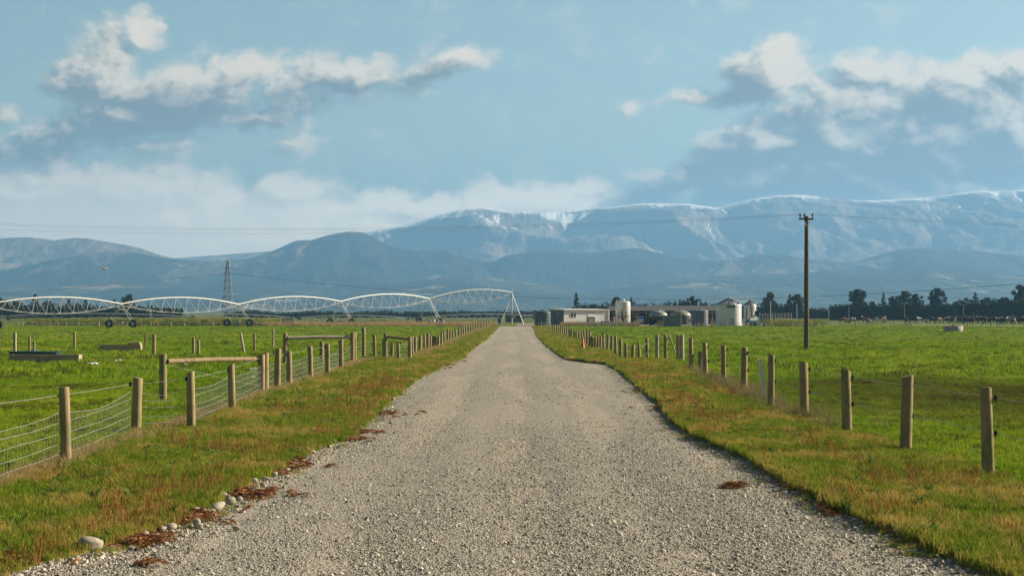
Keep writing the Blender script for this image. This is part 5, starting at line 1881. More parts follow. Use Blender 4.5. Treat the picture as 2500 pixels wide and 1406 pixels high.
fr_ = MB(); fr_.span(x0, x0 + .12, -.05, -.004, 0, wz(774.2, Ys)); fr_.span(x1 - .12, x1, -.05, -.004, 0, wz(774.2, Ys)); fr_.span(x0 + .13, x1 - .13, -.05, -.004, wz(776.5, Ys), wz(774.2, Ys))
fr_.build('door_frame', m_int, d_)
MB().span(x0 + .13, x1 - .13, -.025, -.004, 0, wz(776.6, Ys)).build('doorway', m_dome, shed)
MB().span(wx(1488, Ys) - ox, wx(1491, Ys) - ox, -.12, -.004, 0, zt_).build('corner_post', m_fascia, shed)
MB().tube([(wx(1437, Ys) - ox, -.5, .03), (wx(1434.5, Ys) - ox, -.5, 1.0)], .05, 6).build('door_stop', m_int, shed)
wv = MB(); wv.span(-.10, -.063, 1.6, 2.5, wz(772, Ys), wz(764, Ys)); wv.build('side_window', m_dome, shed)

# tanks
def round_tank(px, wpx, top, eave, Y, label, mbody, mlid, name='water_tank', lip=True, group=None, seg=32, rib=False):
    r_ = wpx / 2 / F * Y
    t = thing(name, label, 'tank', (wx(px, Y), Y + r_, 0), 0, group)
    ze, zt = wz(eave, Y), wz(top, Y)
    prof = [(r_, -.05)]
    k = 9
    for i in range(1, k + 1):
        z = ze * i / k
        prof += [(r_ * (1.012 if rib else 1.0), z - ze / k * .5), (r_, z)]
    MB().lathe(prof, n=seg).build('body', mbody, t)
    lid = [(r_ * 1.02, ze + .003), (r_ * 1.02, ze + .06)] + [(r_ * math.cos(q), ze + .06 + (zt - ze - .06) * math.sin(q)) for q in (.3, .6, .9, 1.2, 1.45)] + [(.28, zt), (.28, zt + .12), (0, zt + .13)]
    MB().lathe(lid, n=seg).build('lid', mlid, t)
    return t


round_tank(1325, 40, 757.5, 764, 282, 'dark green plastic water tank with a domed lid at the end of the shed', m_tank, m_tank)
round_tank(1609, 46, 757, 772, 291, 'dark round tank under a pale green cone roof lit on one side', m_tank2, m_dome, seg=40)
round_tank(1664, 52, 757, 771, 297, 'dark round tank under an olive cone roof, partly behind the grey hut', m_tank2, m_dome2, seg=40)
round_tank(1711, 40, 755.5, 759.5, 284, 'plain dark slate coloured tank standing before the long roof', m_slate, m_slate, rib=True)

# milk silo
Ym = 296.0
r_ = 18.5 / F * Ym
t = thing('milk_silo', 'shiny white cylindrical milk silo behind the olive autumn tree', 'silo', (wx(1522, Ym), Ym + r_, 0))
zt_ = wz(736.5, Ym)
MB().lathe([(r_ * .9, 0), (r_, .25), (r_, zt_ - .1), (r_ * .97, zt_), (r_ * .5, zt_ + .12), (0, zt_ + .16)], n=36).build('body', m_milk, t)
fx = MB()
for i in range(7):
    a = 2.2 + i * .35
    fx.tube([(r_ * .9 * math.cos(a), r_ * .9 * math.sin(a) - .2, zt_), (r_ * .9 * math.cos(a), r_ * .9 * math.sin(a) - .2, zt_ + .32)], .05, 6)
fx.lathe([(.02, .1), (.2, .2), (.22, .35), (.14, .5), (0, .55)], (.1, -.3, zt_), n=12)
fx.build('top_fittings', m_milk, t)

# long brown roofed shed
Yl = 306.0
X0, X1 = wx(1492, Yl), wx(1764, Yl)
t = thing('open_shed', 'long open sided cowshed under a low brown roof behind the tanks', 'shed', (X0, Yl, 0))
rf = MB()
zf, zr_ = wz(757.5, Yl), wz(748.0, Yl)
zf2 = wz(760.5, Yl)
rf.add([(-.3, -.6, zf2), (X1 - X0 + .3, -.6, zf2), (X1 - X0 + .3, 9, zr_), (-.3, 9, zr_ - .1), (-.3, -.6, zf2 + .16), (X1 - X0 + .3, -.6, zf2 + .16), (X1 - X0 + .3, 9, zr_ + .2), (-.3, 9, zr_ + .08)],
       [(3, 2, 1, 0), (4, 5, 6, 7), (0, 1, 5, 4), (1, 2, 6, 5), (2, 3, 7, 6), (3, 0, 4, 7)])
rf.build('roof', m_brown_roof, t)
MB().span(0, X1 - X0, 8.2, 8.5, -.05, zr_ - .3).build('back_wall', m_int, t)
MB().span(0, X1 - X0, .25, .33, zf2 - .35, zf2 - .2).build('beam', m_grey, t)
for i in range(14):
    x = .4 + (X1 - X0 - .8) * i / 13
    MB().tube([(x, .1, -.1), (x, .1, zf2 - .02)], .08, 8).build('post', m_grey, t)
for zz in (.5, .95):
    MB().tube([(.2, .1, zz), (X1 - X0 - .2, .1, zz)], .035, 6).build('rail', m_grey, t)

# grey hut in front
Yh = 261.0
X0, X1 = wx(1621, Yh), wx(1664.5, Yh)
t = thing('grey_hut', 'small flat roofed grey hut with a white corner post at the paddock edge', 'hut', (X0, Yh, 0))
zh = wz(771.5, Yh)
MB().span(0, X1 - X0 - .16, 0, 2.6, -.05, zh).build('wall', m_slate, t)
MB().span(-.08, X1 - X0, -.12, 2.7, zh + .003, zh + .10).build('roof', m_dark_wall, t)
MB().span(X1 - X0 - .155, X1 - X0 - .02, -.05, .12, 0, wz(756, Yh)).build('corner_post', m_fascia, t)
MB().span(X1 - X0 - .15, X1 - X0 - .02, .13, 2.6, 0, zh - .004).build('end_wall', m_white_wall, t)
c = gp(1610, 797.5)
t = thing('marker_post', 'slim pale post carrying a small grey plate beside the grey hut', 'post', (c.x, c.y, 0))
MB().tube([(0, 0, -.1), (0, 0, wz(766, c.y))], .04, 8).build('post', m_fascia, t)
MB().box((0, -.05, wz(766, c.y) - .05), (.26, .04, .5)).build('plate', m_steel, t)
c = gp(1612, 799)
t = thing('timber_pallet', 'wooden pallet standing upright between dark bush and grey hut', 'pallet', (c.x, c.y, 0))
for k in range(6):
    MB().box((-.48 + k * .19, 0, .5), (.12, .03, 1.0)).build('slat', m_grey, t)
for zz in (.12, .5, .88):
    MB().box((0, .045, zz), (1.1, .05, .08)).build('bearer', m_grey, t)

# grain silos
m_ribs = mat('dark_rib', (0.12, 0.125, 0.13), (0.09, 0.095, 0.10), 2, .6)
def grain_silo(px, wpx, top, eave, Y, label, ribs=22, door=True, hatch=False):
    r_ = wpx / 2 / F * Y
    t = thing('grain_silo', label, 'silo', (wx(px, Y), Y + r_, 0), 0, 'corrugated grain silos')
    ze, zt = wz(eave, Y), wz(top, Y)
    prof = [(r_, -.05)]
    k = 34
    for i in range(k):
        prof.append((r_ * (1.006 if i % 2 else .998), ze * (i + .5) / k))
    prof.append((r_, ze))
    MB().lathe(prof, n=48).build('wall', m_silo, t)
    MB().lathe([(r_ * 1.045, ze - .05), (r_ * 1.03, ze + .05), (r_ * .09, zt - .16), (r_ * .08, zt - .02), (0, zt)], n=48).build('roof', m_silo, t)
    rb = MB()
    for i in range(ribs):
        a = 2 * math.pi * i / ribs
        rb.tube([(r_ * 1.04 * math.cos(a), r_ * 1.04 * math.sin(a), ze + .05), (r_ * .09 * math.cos(a), r_ * .09 * math.sin(a), zt - .10)], .065, 4)
    rb.tube([(0, 0, zt - .1), (0, 0, zt + .16)], .12, 8)
    rb.build('roof_ribs', m_ribs, t)
    if door:
        MB().span(.02, .62, -r_ - .05, -r_ + .12, .1, 1.35).build('door', m_steel, t)
    if hatch:
        rg = MB(); rg.lathe([(r_ * 1.012, .22), (r_ * 1.02, .26), (r_ * 1.012, .30)], n=48); rg.build('base_band', m_fascia, t)
        MB().box((r_ * .05, -r_ * .985, ze - .32), (1.4, .10, .42)).build('sign_panel', mat('green_paint', (0.03, 0.14, 0.07), (0.025, 0.11, 0.06), 3, .5), t)
        MB().box((r_ * .62, -r_ * .62, ze + .18), (.45, .4, .25)).build('roof_hatch', m_int, t)
    return t


grain_silo(1783, 63, 727.5, 744, 279, 'large corrugated steel grain silo with a ribbed cone roof and green panel', 20, True, True)
grain_silo(1833, 31, 733.5, 745.5, 288, 'smaller narrow grain silo behind the large one, rusty pipe up its side', 14, False, False)
Yg = 284.0
t = thing('grain_auger', 'rusty red pipe and auger rising from the ground up the smaller silo', 'auger', (wx(1818, Yg), Yg, 0))
m_rust = mat('rusty_steel', (0.20, 0.075, 0.05), (0.13, 0.055, 0.04), 3, .75)
MB().tube([(wx(1837, Yg) - wx(1818, Yg), .8, .6), (wx(1836, Yg) - wx(1818, Yg), .8, 2.6), (wx(1833.5, Yg) - wx(1818, Yg), .9, wz(734, Yg))], .11, 8).build('down_pipe', m_rust, t)
MB().tube([(0, -.3, .45), (wx(1846, Yg) - wx(1818, Yg), -.3, wz(768, Yg))], .14, 8).build('auger_tube', m_int, t)
MB().tube([(wx(1822.5, Yg) - wx(1818, Yg), -.35, 0), (wx(1822.5, Yg) - wx(1818, Yg), -.35, wz(751, Yg))], .09, 8).build('leg', m_int, t)
MB().tube([(wx(1846, Yg) - wx(1818, Yg), -.35, 0), (wx(1846, Yg) - wx(1818, Yg), -.35, wz(751, Yg))], .10, 8).build('leg', m_steel, t)
MB().box((wx(1846, Yg) - wx(1818, Yg), -.4, wz(764, Yg)), (.55, .5, .7)).build('motor_box', m_int, t)

# calf feeder with a striped roof
Yk = 268.0
X0, X1 = wx(1830, Yk), wx(1857.5, Yk)
t = thing('feed_shelter', 'small pale blue shelter with green and white striped roof beside the silos', 'shelter', (X0, Yk, 0))
W_ = X1 - X0
m_paleb = mat('pale_blue_panel', (0.42, 0.52, 0.60), (0.36, 0.46, 0.54), 2, .6)
m_greens = mat('green_stripe', (0.015, 0.20, 0.11), (0.012, 0.16, 0.09), 3, .5)
wl = MB(); wl.span(W_ * .62, W_, 0, 1.6, 0, 1.02); wl.span(0, .1, 0, 1.6, 0, .8); wl.span(.1, W_ * .62, 1.5, 1.6, 0, 1.0); wl.build('wall', m_paleb, t)
MB().span(.12, W_ * .6, .3, .9, .1, .62).build('feed_bin', m_int, t)
MB().span(.1, W_ * .61, -.02, .04, .55, .70).build('front_rail', m_paleb, t)
st = MB()
for i in range(9):
    a, b = i / 9, (i + 1) / 9
    z0, z1 = .92, 1.42
    st.add([(-.08 + a * W_ * .72, -.15, z0), (-.08 + b * W_ * .72, -.15, z0), (.45 + b * W_ * .72, 1.5, z1), (.45 + a * W_ * .72, 1.5, z1),
            (-.08 + a * W_ * .72, -.15, z0 + .05), (-.08 + b * W_ * .72, -.15, z0 + .05), (.45 + b * W_ * .72, 1.5, z1 + .05), (.45 + a * W_ * .72, 1.5, z1 + .05)],
           [(3, 2, 1, 0), (4, 5, 6, 7), (0, 1, 5, 4), (1, 2, 6, 5), (2, 3, 7, 6), (3, 0, 4, 7)], i % 2)
st.build('striped_roof', [m_greens, m_fascia], t)

# drums, red machine, pallets and bins in the yard
DG = 'blue plastic drums by the white shed'
for i, px in enumerate((1470.5, 1478.5, 1486)):
    Yd = 281.5
    t = thing('plastic_drum', ['blue plastic drum under the shed wall, first of three from the roller door', 'middle one of three blue plastic drums by the shed wall', 'blue plastic drum nearest the white shed corner'][i], 'drum', (wx(px, Yd), Yd, 0), 0, DG)
    MB().lathe([(0, 0), (.25, 0), (.27, .06), (.27, .28), (.285, .30), (.27, .32), (.27, .60), (.285, .62), (.27, .64), (.26, .78), (.2, .82), (0, .82)], n=20).build('body', m_bluep, t)
    MB().lathe([(.12, .823), (.12, .88), (0, .90)], n=14).build('lid', m_fascia, t)
for i, (px, lab) in enumerate(((1049, 'blue drum under the irrigator beyond the far paddock edge'), (1059, 'pale drum between two blue drums under the irrigator'), (1071, 'second blue drum by the irrigator tower leg'), (1080, 'blue drum closest to the gate at the irrigator tower leg'))):
    Yd = 288.0
    t = thing('plastic_drum', lab, 'drum', (wx(px, Yd), Yd, 0), 0, 'drums under the irrigator')
    MB().lathe([(0, 0), (.28, 0), (.31, .06), (.31, .45), (.325, .48), (.31, .51), (.30, .80), (.22, .86), (0, .87)], n=20).build('body', m_fascia if i == 1 else m_bluep, t)
    MB().lathe([(.12, .873), (.12, .92), (0, .93)], n=12).build('lid', m_fascia, t)
Yd = 287.0
t = thing('blue_pump_box', 'blue pump box with a pale base left of the pivot tower legs', 'box', (wx(1219, Yd), Yd, 0))
MB().span(-.3, .3, -.25, .25, .35, 1.25).build('housing', m_bluep, t)
MB().span(-.34, .34, -.3, .3, 0, .345).build('base', m_white_wall, t)
t = thing('red_pump', 'small red pump on a stand at the corner of the white shed', 'pump', (wx(1494, 289), 286.5, 0))
MB().tube([(-.1, 0, 1.05), (.35, 0, 1.05)], [.28, .22], 12).build('motor', m_red, t)
MB().span(-.12, .3, -.12, .12, 0, .84).build('stand', m_steel, t)
MB().tube([(wx(1497, 289) - wx(1494, 289), -.2, 0), (wx(1497, 289) - wx(1494, 289), -.2, 1.5)], .06, 8).build('white_pipe', m_fascia, t)
t = thing('parked_trailer', 'small blue and white covered trailer parked behind the autumn trees', 'trailer', (wx(1563, 292), 292, 0))
MB().span(-.9, .9, 0, 2.2, .45, 1.1).build('body', m_white_wall, t)
MB().lathe([(1.02, 0), (.9, .25), (.5, .42), (0, .48)], (0, 1.1, 1.105), n=20).build('cover', m_bluep, t)
for sx_ in (-.95, .95):
    tyre_mb(.32, .2).build('wheel', m_rubber, t, (sx_, 1.0, .32)).rotation_euler = (0, 0, R(90))
for (px, lab, w_) in ((1685, 'small timber crate standing on a post before the tanks', .5), (1741, 'stack of old sticks and timber beside the large silo', .9)):
    Yd = 272.0
    t = thing('timber_crate' if w_ < .6 else 'timber_stack', lab, 'crate' if w_ < .6 else 'timber', (wx(px, Yd), Yd, 0))
    if w_ < .6:
        MB().box((0, 0, .98), (.62, .5, .42)).build('box', m_grey, t)
        MB().tube([(0, 0, 0), (0, 0, .76)], .08, 8).build('post', m_grey, t)
    else:
        for k in range(9):
            q = random.Random(k)
            MB().tube([(q.uniform(-.6, .6), q.uniform(-.2, .2), 0), (q.uniform(-.7, .7), q.uniform(-.2, .2), q.uniform(.6, 1.3))], .05, 6).build('stick', m_brown, t)

# yard railings on the bank right of the silos
Yr_ = 292.0
X0, X1 = wx(1885, Yr_), wx(1932, Yr_)
t = thing('yard_railing', 'pale pipe railing around the cattle yard above the earth bank', 'railing', (X0, Yr_, 0))
for k in range(7):
    x = (X1 - X0) * k / 6
    MB().tube([(x, 0, 0), (x, 0, wz(764.5, Yr_))], .06, 6).build('post', m_steel, t)
for z in (763.8 + 1, 769, 773):
    MB().tube([(0, 0, wz(z, Yr_)), (X1 - X0, 0, wz(z, Yr_))], .05, 6).build('rail', m_steel, t)
X0, X1 = wx(1858, Yr_), wx(1884, Yr_)
t = thing('loading_yard', 'grey boarded cattle pen between the smaller silo and the pipe railing', 'pen', (X0, Yr_ + 1.5, 0))
for k in range(4):
    MB().span(0, X1 - X0, k * .001, .05 + k * .001, .35 + k * .42, .70 + k * .42).build('board', m_dark_wall, t)
for k in range(5):
    x = (X1 - X0) * k / 4
    MB().tube([(x, -.1, 0), (x, -.1, 2.2 - .2 * (k % 2))], .07, 6).build('post', m_steel, t)
c = Vector((wx(1938, 300), 300, 0))
for i, (px, top, Y, lab) in enumerate(((1881, 735, 330, 'plain pale pole in front of the flat topped pine'), (1945, 742, 350, 'thin grey pole just beside the tall power pole'))):
    o = MB().tube([(0, 0, -.1), (0, 0, wz(top, Y))], .09, 8).build('yard_pole', m_steel)
    o.location = (wx(px, Y), Y, 0); tag(o, lab, 'pole')


# grassy banks of earth
def mound(label, prof, Y, depth, seed, tan=False):
    """prof: px, top row - bank of earth with its crest at Y"""
    nx_, ny_ = 90, 22
    pxs = np.linspace(prof[0][0], prof[-1][0], nx_)
    tops = np.interp(pxs, [p[0] for p in prof], [p[1] for p in prof])
    h = np.maximum((HOR - tops) / F * Y + H, 0)
    v = np.linspace(-1, 1, ny_)
    X_, Vv = np.meshgrid((pxs - 1250) / F * Y, v, indexing='ij')
    Yv = Y + Vv * depth / 2
    base = np.clip(1 - Vv ** 2, 0, 1) ** .8
    Zv = h[:, None] * base * (1 + .10 * fbm(X_ / 1.6 + seed, Yv / 1.6, 4)) - .06
    return tag(np_mesh('earth_bank', np.stack([X_, Yv, Zv], -1).reshape(-1, 3), grid_faces(nx_, ny_)[:, ::-1], m_bank), kind='structure')


def bank_mat():
    m, n, b = new_mat('rough_bank')
    p = n.pos()
    f = n.noise(n.scaled(p, (1, 1, 2)), 1.6, 6, 0.7)
    a = n.noise(p, 0.14, 4, 0.6)
    col = n.mix(n.smooth(f, 0.3, 0.7), (0.055, 0.080, 0.014), (0.135, 0.150, 0.028))
    col = n.mix(n.smooth(a, 0.5, 0.68), col, (0.19, 0.155, 0.06))
    n.put(b.inputs['Base Color'], col)
    b.inputs['Roughness'].default_value = .95
    n.put(b.inputs['Normal'], n.bump(f, 1.0, .25))
    return m


m_bank = bank_mat()
mound('bank', [(25, 797), (60, 788), (100, 780), (150, 776), (220, 774), (300, 774), (400, 775), (480, 772.5), (540, 772), (600, 774), (640, 780), (690, 790), (712, 797)], 286, 9, 3)
mound('bank', [(1858, 797), (1872, 786), (1890, 777.5), (1905, 775), (1925, 777), (1950, 782), (1985, 788), (2030, 794), (2060, 797)], 279, 7, 9)
bg_tufts = []
for (a, b, top, Y, cnt) in ((60, 690, 776, 284, 1500), (1865, 2010, 779, 277, 500)):
    for i in range(cnt):
        px = random.uniform(a, b); q = random.uniform(-1, .6)
        bg_tufts.append((wx(px, Y), Y + q * 4, max(0, (1 - q * q)) ** .8 * max(0, wz(top + 3, Y)) * .9))
scatter('bank_grass', bg_tufts, _rs.uniform(1.0, 2.4, len(bg_tufts)), tuft_vfar, 'rough grass on the earth banks', tilt=.2)

m_rail = wood('pale_rail', (0.50, 0.45, 0.34), (0.62, 0.57, 0.45), (0.42, 0.38, 0.29))
# ---------------------------------------------------------------- small fences along the far edge of the paddocks
def far_fence(label, pxs, Y, tops, rails=(), wires=(.4, .8), m=m_grey, r=.085, Y1=None, name='boundary_fence'):
    Y1 = Y if Y1 is None else Y1
    n_ = len(pxs)
    X0 = wx(pxs[0], Y)
    t = thing(name, label, 'fence', (X0, Y, 0), 0, 'small fences along the far paddock edge')
    pts = []
    for i, px in enumerate(pxs):
        Yy_ = Y + (Y1 - Y) * i / max(n_ - 1, 1)
        h = (wz(tops[i % len(tops)], Yy_))
        p = Vector((wx(px, Yy_) - X0, Yy_ - Y, 0))
        post_mb(r * random.Random(i).uniform(.8, 1.2), max(h, .5), int(px), 7).build('post', m if i % 3 else m_post, t, p)
        pts.append(p)
    for z in wires:
        MB().tube([p + Vector((0, -.08, z)) for p in pts], .008, 4, caps=False).build('wire', m_wire, t)
    for (i, j, py0, py1) in rails:
        a, b = pts[i], pts[j]
        z0, z1 = wz(py0, Y + a.y), wz(py1, Y + b.y)
        MB().tube([a + Vector((0, -.1, z0)), b + Vector((0, -.1, z1))], .085, 6).build('rail', m_rail, t)
    return t


far_fence('timber rail fence in front of the grassy bank behind the irrigator', [12, 45, 55, 78, 90, 122, 142, 162, 192, 205, 242, 262, 290, 310, 345, 368], 272, [786, 788, 787, 786, 790],
          [(0, 2, 798, 798), (3, 8, 789.8, 789.8), (8, 10, 791, 791.3), (2, 10, 797.4, 797.4), (12, 15, 797.6, 797.6)])
far_fence('thin post fence along the bank between two irrigator towers', [385, 418, 450, 488, 515, 521, 560, 585, 600, 625, 655], 273, [789, 785, 790, 786], [(0, 3, 798, 798), (8, 10, 790.5, 790.5), (8, 10, 793.5, 793.5)])
far_fence('sparse post and rail fence in the tan grass under the irrigator', [731, 748, 778, 815, 823, 845, 871, 898, 904, 917, 925, 946, 966, 978, 1000, 1023, 1069, 1085, 1125, 1158], 279, [783, 780, 781, 784, 778],
          [(4, 5, 783.5, 783.5), (5, 7, 786, 786), (7, 9, 783, 783), (7, 8, 789, 789), (9, 11, 782.5, 782.5), (13, 14, 786, 786)])
gt = [691, 695, 699, 703, 707, 711, 715]
Yp_ = 276.0
t = thing('slatted_gate', 'pale upright slatted timber gate standing alone in the far fence line', 'gate', (wx(690, Yp_), Yp_, 0))
for px in gt:
    MB().span(wx(px, Yp_) - wx(690, Yp_) - .07, wx(px, Yp_) - wx(690, Yp_) + .07, 0, .03, .05, wz(776.5, Yp_)).build('slat', m_grey, t)
for zz in (.5, 1.05):
    MB().span(0, wx(716, Yp_) - wx(690, Yp_), .035, .08, zz, zz + .1).build('bar', m_grey, t)
for px in (690, 717):
    MB().tube([(wx(px, Yp_) - wx(690, Yp_), .05, 0), (wx(px, Yp_) - wx(690, Yp_), .05, wz(774.5, Yp_))], .09, 7).build('post', m_grey, t)
far_fence('post and rail fence in front of the white shed and autumn trees', [1397, 1425, 1460, 1476, 1506, 1526, 1551, 1578], 270, [788.5, 788, 789, 790, 788.5], [(1, 2, 789.3, 789.6), (2, 4, 789.6, 789.9), (4, 6, 790.5, 790.5), (1, 4, 795, 795)])
far_fence('row of slim posts along the paddock edge before the silos', [1582, 1600, 1638, 1655, 1683, 1697, 1704, 1712, 1716, 1724, 1737, 1742, 1762, 1769, 1775, 1785, 1818, 1826, 1836, 1864, 1870, 1887], 266, [787, 790, 789, 791, 786, 790], [(4, 8, 796.5, 796.5)])
far_fence('sparse post fence along the far paddock edge in front of the cows', [1917, 1936, 1979, 2027, 2041, 2061, 2089, 2130, 2153, 2175, 2214, 2219, 2225, 2248, 2289, 2326, 2352, 2362, 2397, 2420, 2437, 2446, 2474, 2498, 2530], 266, [788, 790, 786, 791, 787], [(9, 10, 794.5, 792.5)], wires=(.45, .8))
far_fence('few far posts in the pasture behind the grazing cows', [2020, 2098, 2184, 2290, 2400, 2480], 312, [778, 781, 783], wires=(.7,))

# far poles with T tops
m_polegrey = mat('grey_concrete_pole', (0.20, 0.20, 0.19), (0.26, 0.26, 0.25), 3, .8)
TP = [(645, 757, 620, 'far T topped pole between two irrigator towers, lowest of the row'), (789, 752, 620, 'far T topped pole just before an irrigator tower'), (864, 754, 620, 'far T topped pole just past an irrigator tower'), (940, 753, 620, 'far T topped pole under the middle of an irrigator arch'), (1022, 752, 620, 'far T topped pole beside the fourth irrigator tower'), (1108, 752, 620, 'far T topped pole under the last irrigator arch'),
      (1199, 750, 620, 'far T topped pole over the gap before the pivot tower'), (1290, 751, 600, 'far T topped pole between pivot tower and green tank'), (1386, 749, 600, 'far T topped pole behind the white shed'),
      (2072, 743, 410, 'T topped pole in front of the clipped hedge near its open end'), (2208, 740, 405, 'T topped pole in front of the middle of the clipped hedge'), (2352, 743, 400, 'T topped pole at the joint of the two hedges')]
for (px, top, Y, lab) in TP:
    t = thing('utility_pole', lab, 'pole', (wx(px, Y), Y, 0), R(px % 17), 'far utility poles')
    h = wz(top, Y)
    MB().tube([(0, 0, -.2), (0, 0, h)], [.11, .08], 8).build('pole', m_polegrey if px > 2000 else m_lattice, t)
    MB().box((0, 0, h - .12), (1.9, .10, .11)).build('crossarm', m_polegrey if px > 2000 else m_lattice, t)
# dark gate in front of the pivot tower
t = thing('farm_gate', 'dark boarded gate standing behind the legs of the pivot tower', 'gate', (wx(1236, 330), 330, 0))
for k in range(4):
    MB().span(0, wx(1274, 330) - wx(1236, 330), k * .001, .04 + k * .001, .2 + .36 * k, .52 + .36 * k).build('board', m_int, t)
for x in (0, wx(1274, 330) - wx(1236, 330)):
    MB().tube([(x, .1, 0), (x, .1, 1.9)], .09, 7).build('post', m_brown, t)
# ================================================================ cows
def hide_mat(name, base, patch, thr, brown=None):
    m, n, b = new_mat(name)
    oi = n.new('ShaderNodeObjectInfo')
    v = n.vmath('ADD', n.coord('Object'), n.vmath('SCALE', oi.outputs['Location'], (0, 0, 0)))
    off = n.new('ShaderNodeCombineXYZ')
    n.put(off.inputs[0], n.math('MULTIPLY', oi.outputs['Random'], 37.0)); n.put(off.inputs[1], n.math('MULTIPLY', oi.outputs['Random'], 91.0))
    f = n.noise(n.vmath('ADD', n.coord('Object'), off.outputs[0]), 1.5, 2, 0.45)
    n.put(b.inputs['Base Color'], n.mix(n.smooth(f, thr, thr + .03), base, patch))
    b.inputs['Roughness'].default_value = .75
    return m


m_black_hide = hide_mat('black_hide', (0.014, 0.012, 0.011), (0.55, 0.52, 0.47), 0.66)
m_pied_hide = hide_mat('black_white_hide', (0.016, 0.014, 0.013), (0.60, 0.57, 0.52), 0.54)
m_brown_hide = hide_mat('brown_hide', (0.12, 0.055, 0.025), (0.17, 0.085, 0.04), 0.5)
m_red_hide = hide_mat('red_white_hide', (0.20, 0.080, 0.032), (0.60, 0.56, 0.50), 0.56)
m_hoof = mat('hoof', (0.03, 0.025, 0.02), (0.02, 0.018, 0.015), 5, .6)


def cow_mesh(graze, seed):
    if graze == 'graze':
        neck = [((.92, 0, .98), .17, .20), ((1.16, .02, .66), .125, .15), ((1.30, .03, .40), .115, .14), ((1.36, .03, .24), .095, .11), ((1.40, .03, .09), .085, .085)]
    elif graze == 'walk':
        neck = [((.90, 0, 1.16), .17, .21), ((1.14, .02, 1.24), .13, .16), ((1.32, .03, 1.26), .115, .14), ((1.48, .03, 1.17), .10, .11), ((1.64, .03, 1.07), .085, .085)]
    else:
        neck = [((.88, 0, 1.20), .17, .21), ((1.06, .03, 1.38), .13, .16), ((1.17, .06, 1.46), .12, .14), ((1.34, .08, 1.36), .10, .11), ((1.48, .10, 1.25), .085, .085)]
    V, E, Rd = [], [], []
    def chain(items, start=None):
        prev = start
        for (p, rx, ry) in items:
            V.append(p); Rd.append((rx, ry))
            if prev is not None: E.append((prev, len(V) - 1))
            prev = len(V) - 1
        return prev
    chain([((-.30, 0, .98), .36, .36)])
    root = 0
    chest = chain([((.10, 0, .94), .38, .40), ((.48, 0, .98), .33, .36), ((.68, 0, 1.02), .26, .30)], root)
    chain(neck, chest)
    hip = chain([((-.66, 0, 1.06), .30, .30), ((-.86, 0, 1.08), .20, .20)], root)
    chain([((-.96, 0, 1.04), .05, .05), ((-1.01, .02, .78), .032, .032), ((-1.01, .03, .48), .045, .045)], hip)
    sh = 2
    st = .10 if graze == 'walk' else .03
    for s_ in (-1, 1):
        f = st * s_
        chain([((.50 + f * .3, .17 * s_, .74), .13, .13), ((.50 + f, .19 * s_, .44), .072, .072), ((.52 + f * 1.6, .19 * s_, .22), .052, .052), ((.53 + f * 1.8, .19 * s_, .03), .065, .065)], 2)
        g = -f
        chain([((-.62, .18 * s_, .80), .17, .17), ((-.56 + g, .20 * s_, .58), .11, .11), ((-.74 + g, .20 * s_, .42), .066, .066), ((-.70 + g * 1.4, .20 * s_, .22), .052, .052), ((-.68 + g * 1.5, .20 * s_, .03), .065, .065)], hip - 1)
    # ears
    hd = 4 + 2
    hp = Vector(neck[2][0])
    for s_ in (-1, 1):
        chain([((hp.x - .02, hp.y + s_ * .17, hp.z + .07), .045, .03), ((hp.x - .05, hp.y + s_ * .27, hp.z + .05), .03, .02)], hd)
    # udder
    chain([((-.46, 0, .66), .15, .15)], root)
    me = bpy.data.meshes.new('cow')
    me.from_pydata(V, E, [])
    o = bpy.data.objects.new('cow', me)
    C.objects.link(o)
    md = o.modifiers.new('skin', 'SKIN'); md.use_smooth_shade = True
    for d, r in zip(me.skin_vertices[0].data, Rd):
        d.radius = r
    me.skin_vertices[0].data[0].use_root = True
    sb = o.modifiers.new('sub', 'SUBSURF'); sb.levels = 1; sb.render_levels = 1
    dg = bpy.context.evaluated_depsgraph_get()
    out = bpy.data.meshes.new_from_object(o.evaluated_get(dg))
    bpy.data.objects.remove(o)
    out.name = 'cow'
    out.materials.clear()
    out.materials.append(m_black_hide)
    return out


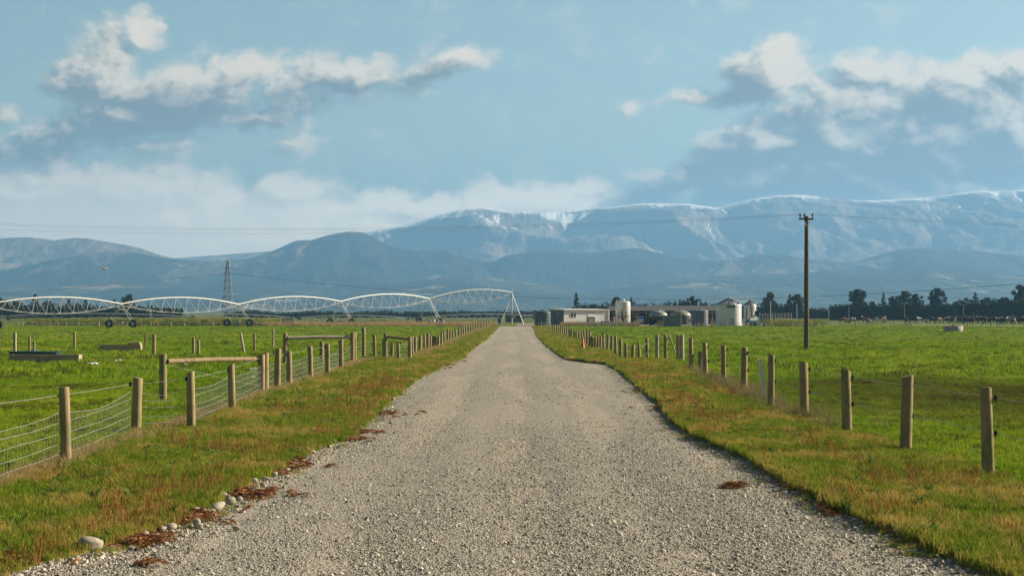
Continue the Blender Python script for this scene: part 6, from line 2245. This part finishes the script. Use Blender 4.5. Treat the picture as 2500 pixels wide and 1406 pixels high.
COWM = {k: cow_mesh(k, i) for i, k in enumerate(('graze', 'walk', 'stand'))}
COWS = [  # px, base py, pose, heading deg, hide, label
    (2058, 790, 'graze', 8, m_brown_hide, 'dark brown cow grazing head down, first in the row from the power pole'),
    (2080, 790, 'graze', 200, m_red_hide, 'brown cow with pale rump close behind the first brown one'),
    (2113, 790, 'stand', 115, m_red_hide, 'red and white cow standing turned away between the brown cows'),
    (2122, 791, 'graze', 20, m_red_hide, 'small red and white calf like cow touching the one turned away'),
    (2147, 790, 'graze', 178, m_pied_hide, 'black cow with white grazing before a ginger cow'),
    (2160, 789, 'stand', 70, m_red_hide, 'ginger cow seen from behind, next to a black cow'),
    (2212, 791, 'stand', 95, m_black_hide, 'lone black cow at the start of the dark group by the fence'),
    (2228, 790, 'walk', 175, m_black_hide, 'black cow walking, second in the dark group by the fence'),
    (2239, 788, 'graze', 10, m_pied_hide, 'black and white cow with white head in the middle of the dark group'),
    (2262, 791, 'stand', 100, m_pied_hide, 'pied calf facing the camera in the gap between dark cows'),
    (2276, 790, 'walk', 5, m_black_hide, 'large black cow standing broadside above the round trough'),
    (2290, 790, 'graze', 20, m_brown_hide, 'dark brown cow just behind the large broadside black cow')]
k_ = random.Random(5)
CR = 'dark cow in the crowded herd beyond the round trough'
for i in range(38):
    px = 2308 + i * 5.6 + k_.uniform(-4, 4)
    base = k_.choice([786.5, 788, 789.5, 791, 792.5])
    COWS.append((px, base, k_.choice(['graze', 'walk', 'stand', 'walk']), k_.choice([0, 180, 10, 190, 90, 60, 120, 170]) + k_.uniform(-20, 20), k_.choice([m_black_hide, m_black_hide, m_black_hide, m_black_hide, m_pied_hide]), CR))
for i, (px, by, pose, hd, mm, lab) in enumerate(COWS):
    c = gp(px, by)
    o = bpy.data.objects.new('cow', COWM[pose])
    C.objects.link(o)
    o.location = (c.x, c.y, 0)
    s = 0.96 * k_.uniform(.94, 1.08) * (c.y / 325) ** .5
    if 'calf' in lab: s *= .75
    o.scale = (s, s, s)
    o.rotation_euler = (0, 0, R(hd))
    o.material_slots[0].link = 'OBJECT'
    o.material_slots[0].material = mm
    tag(o, lab, 'cow', 'dairy herd behind the far fence')
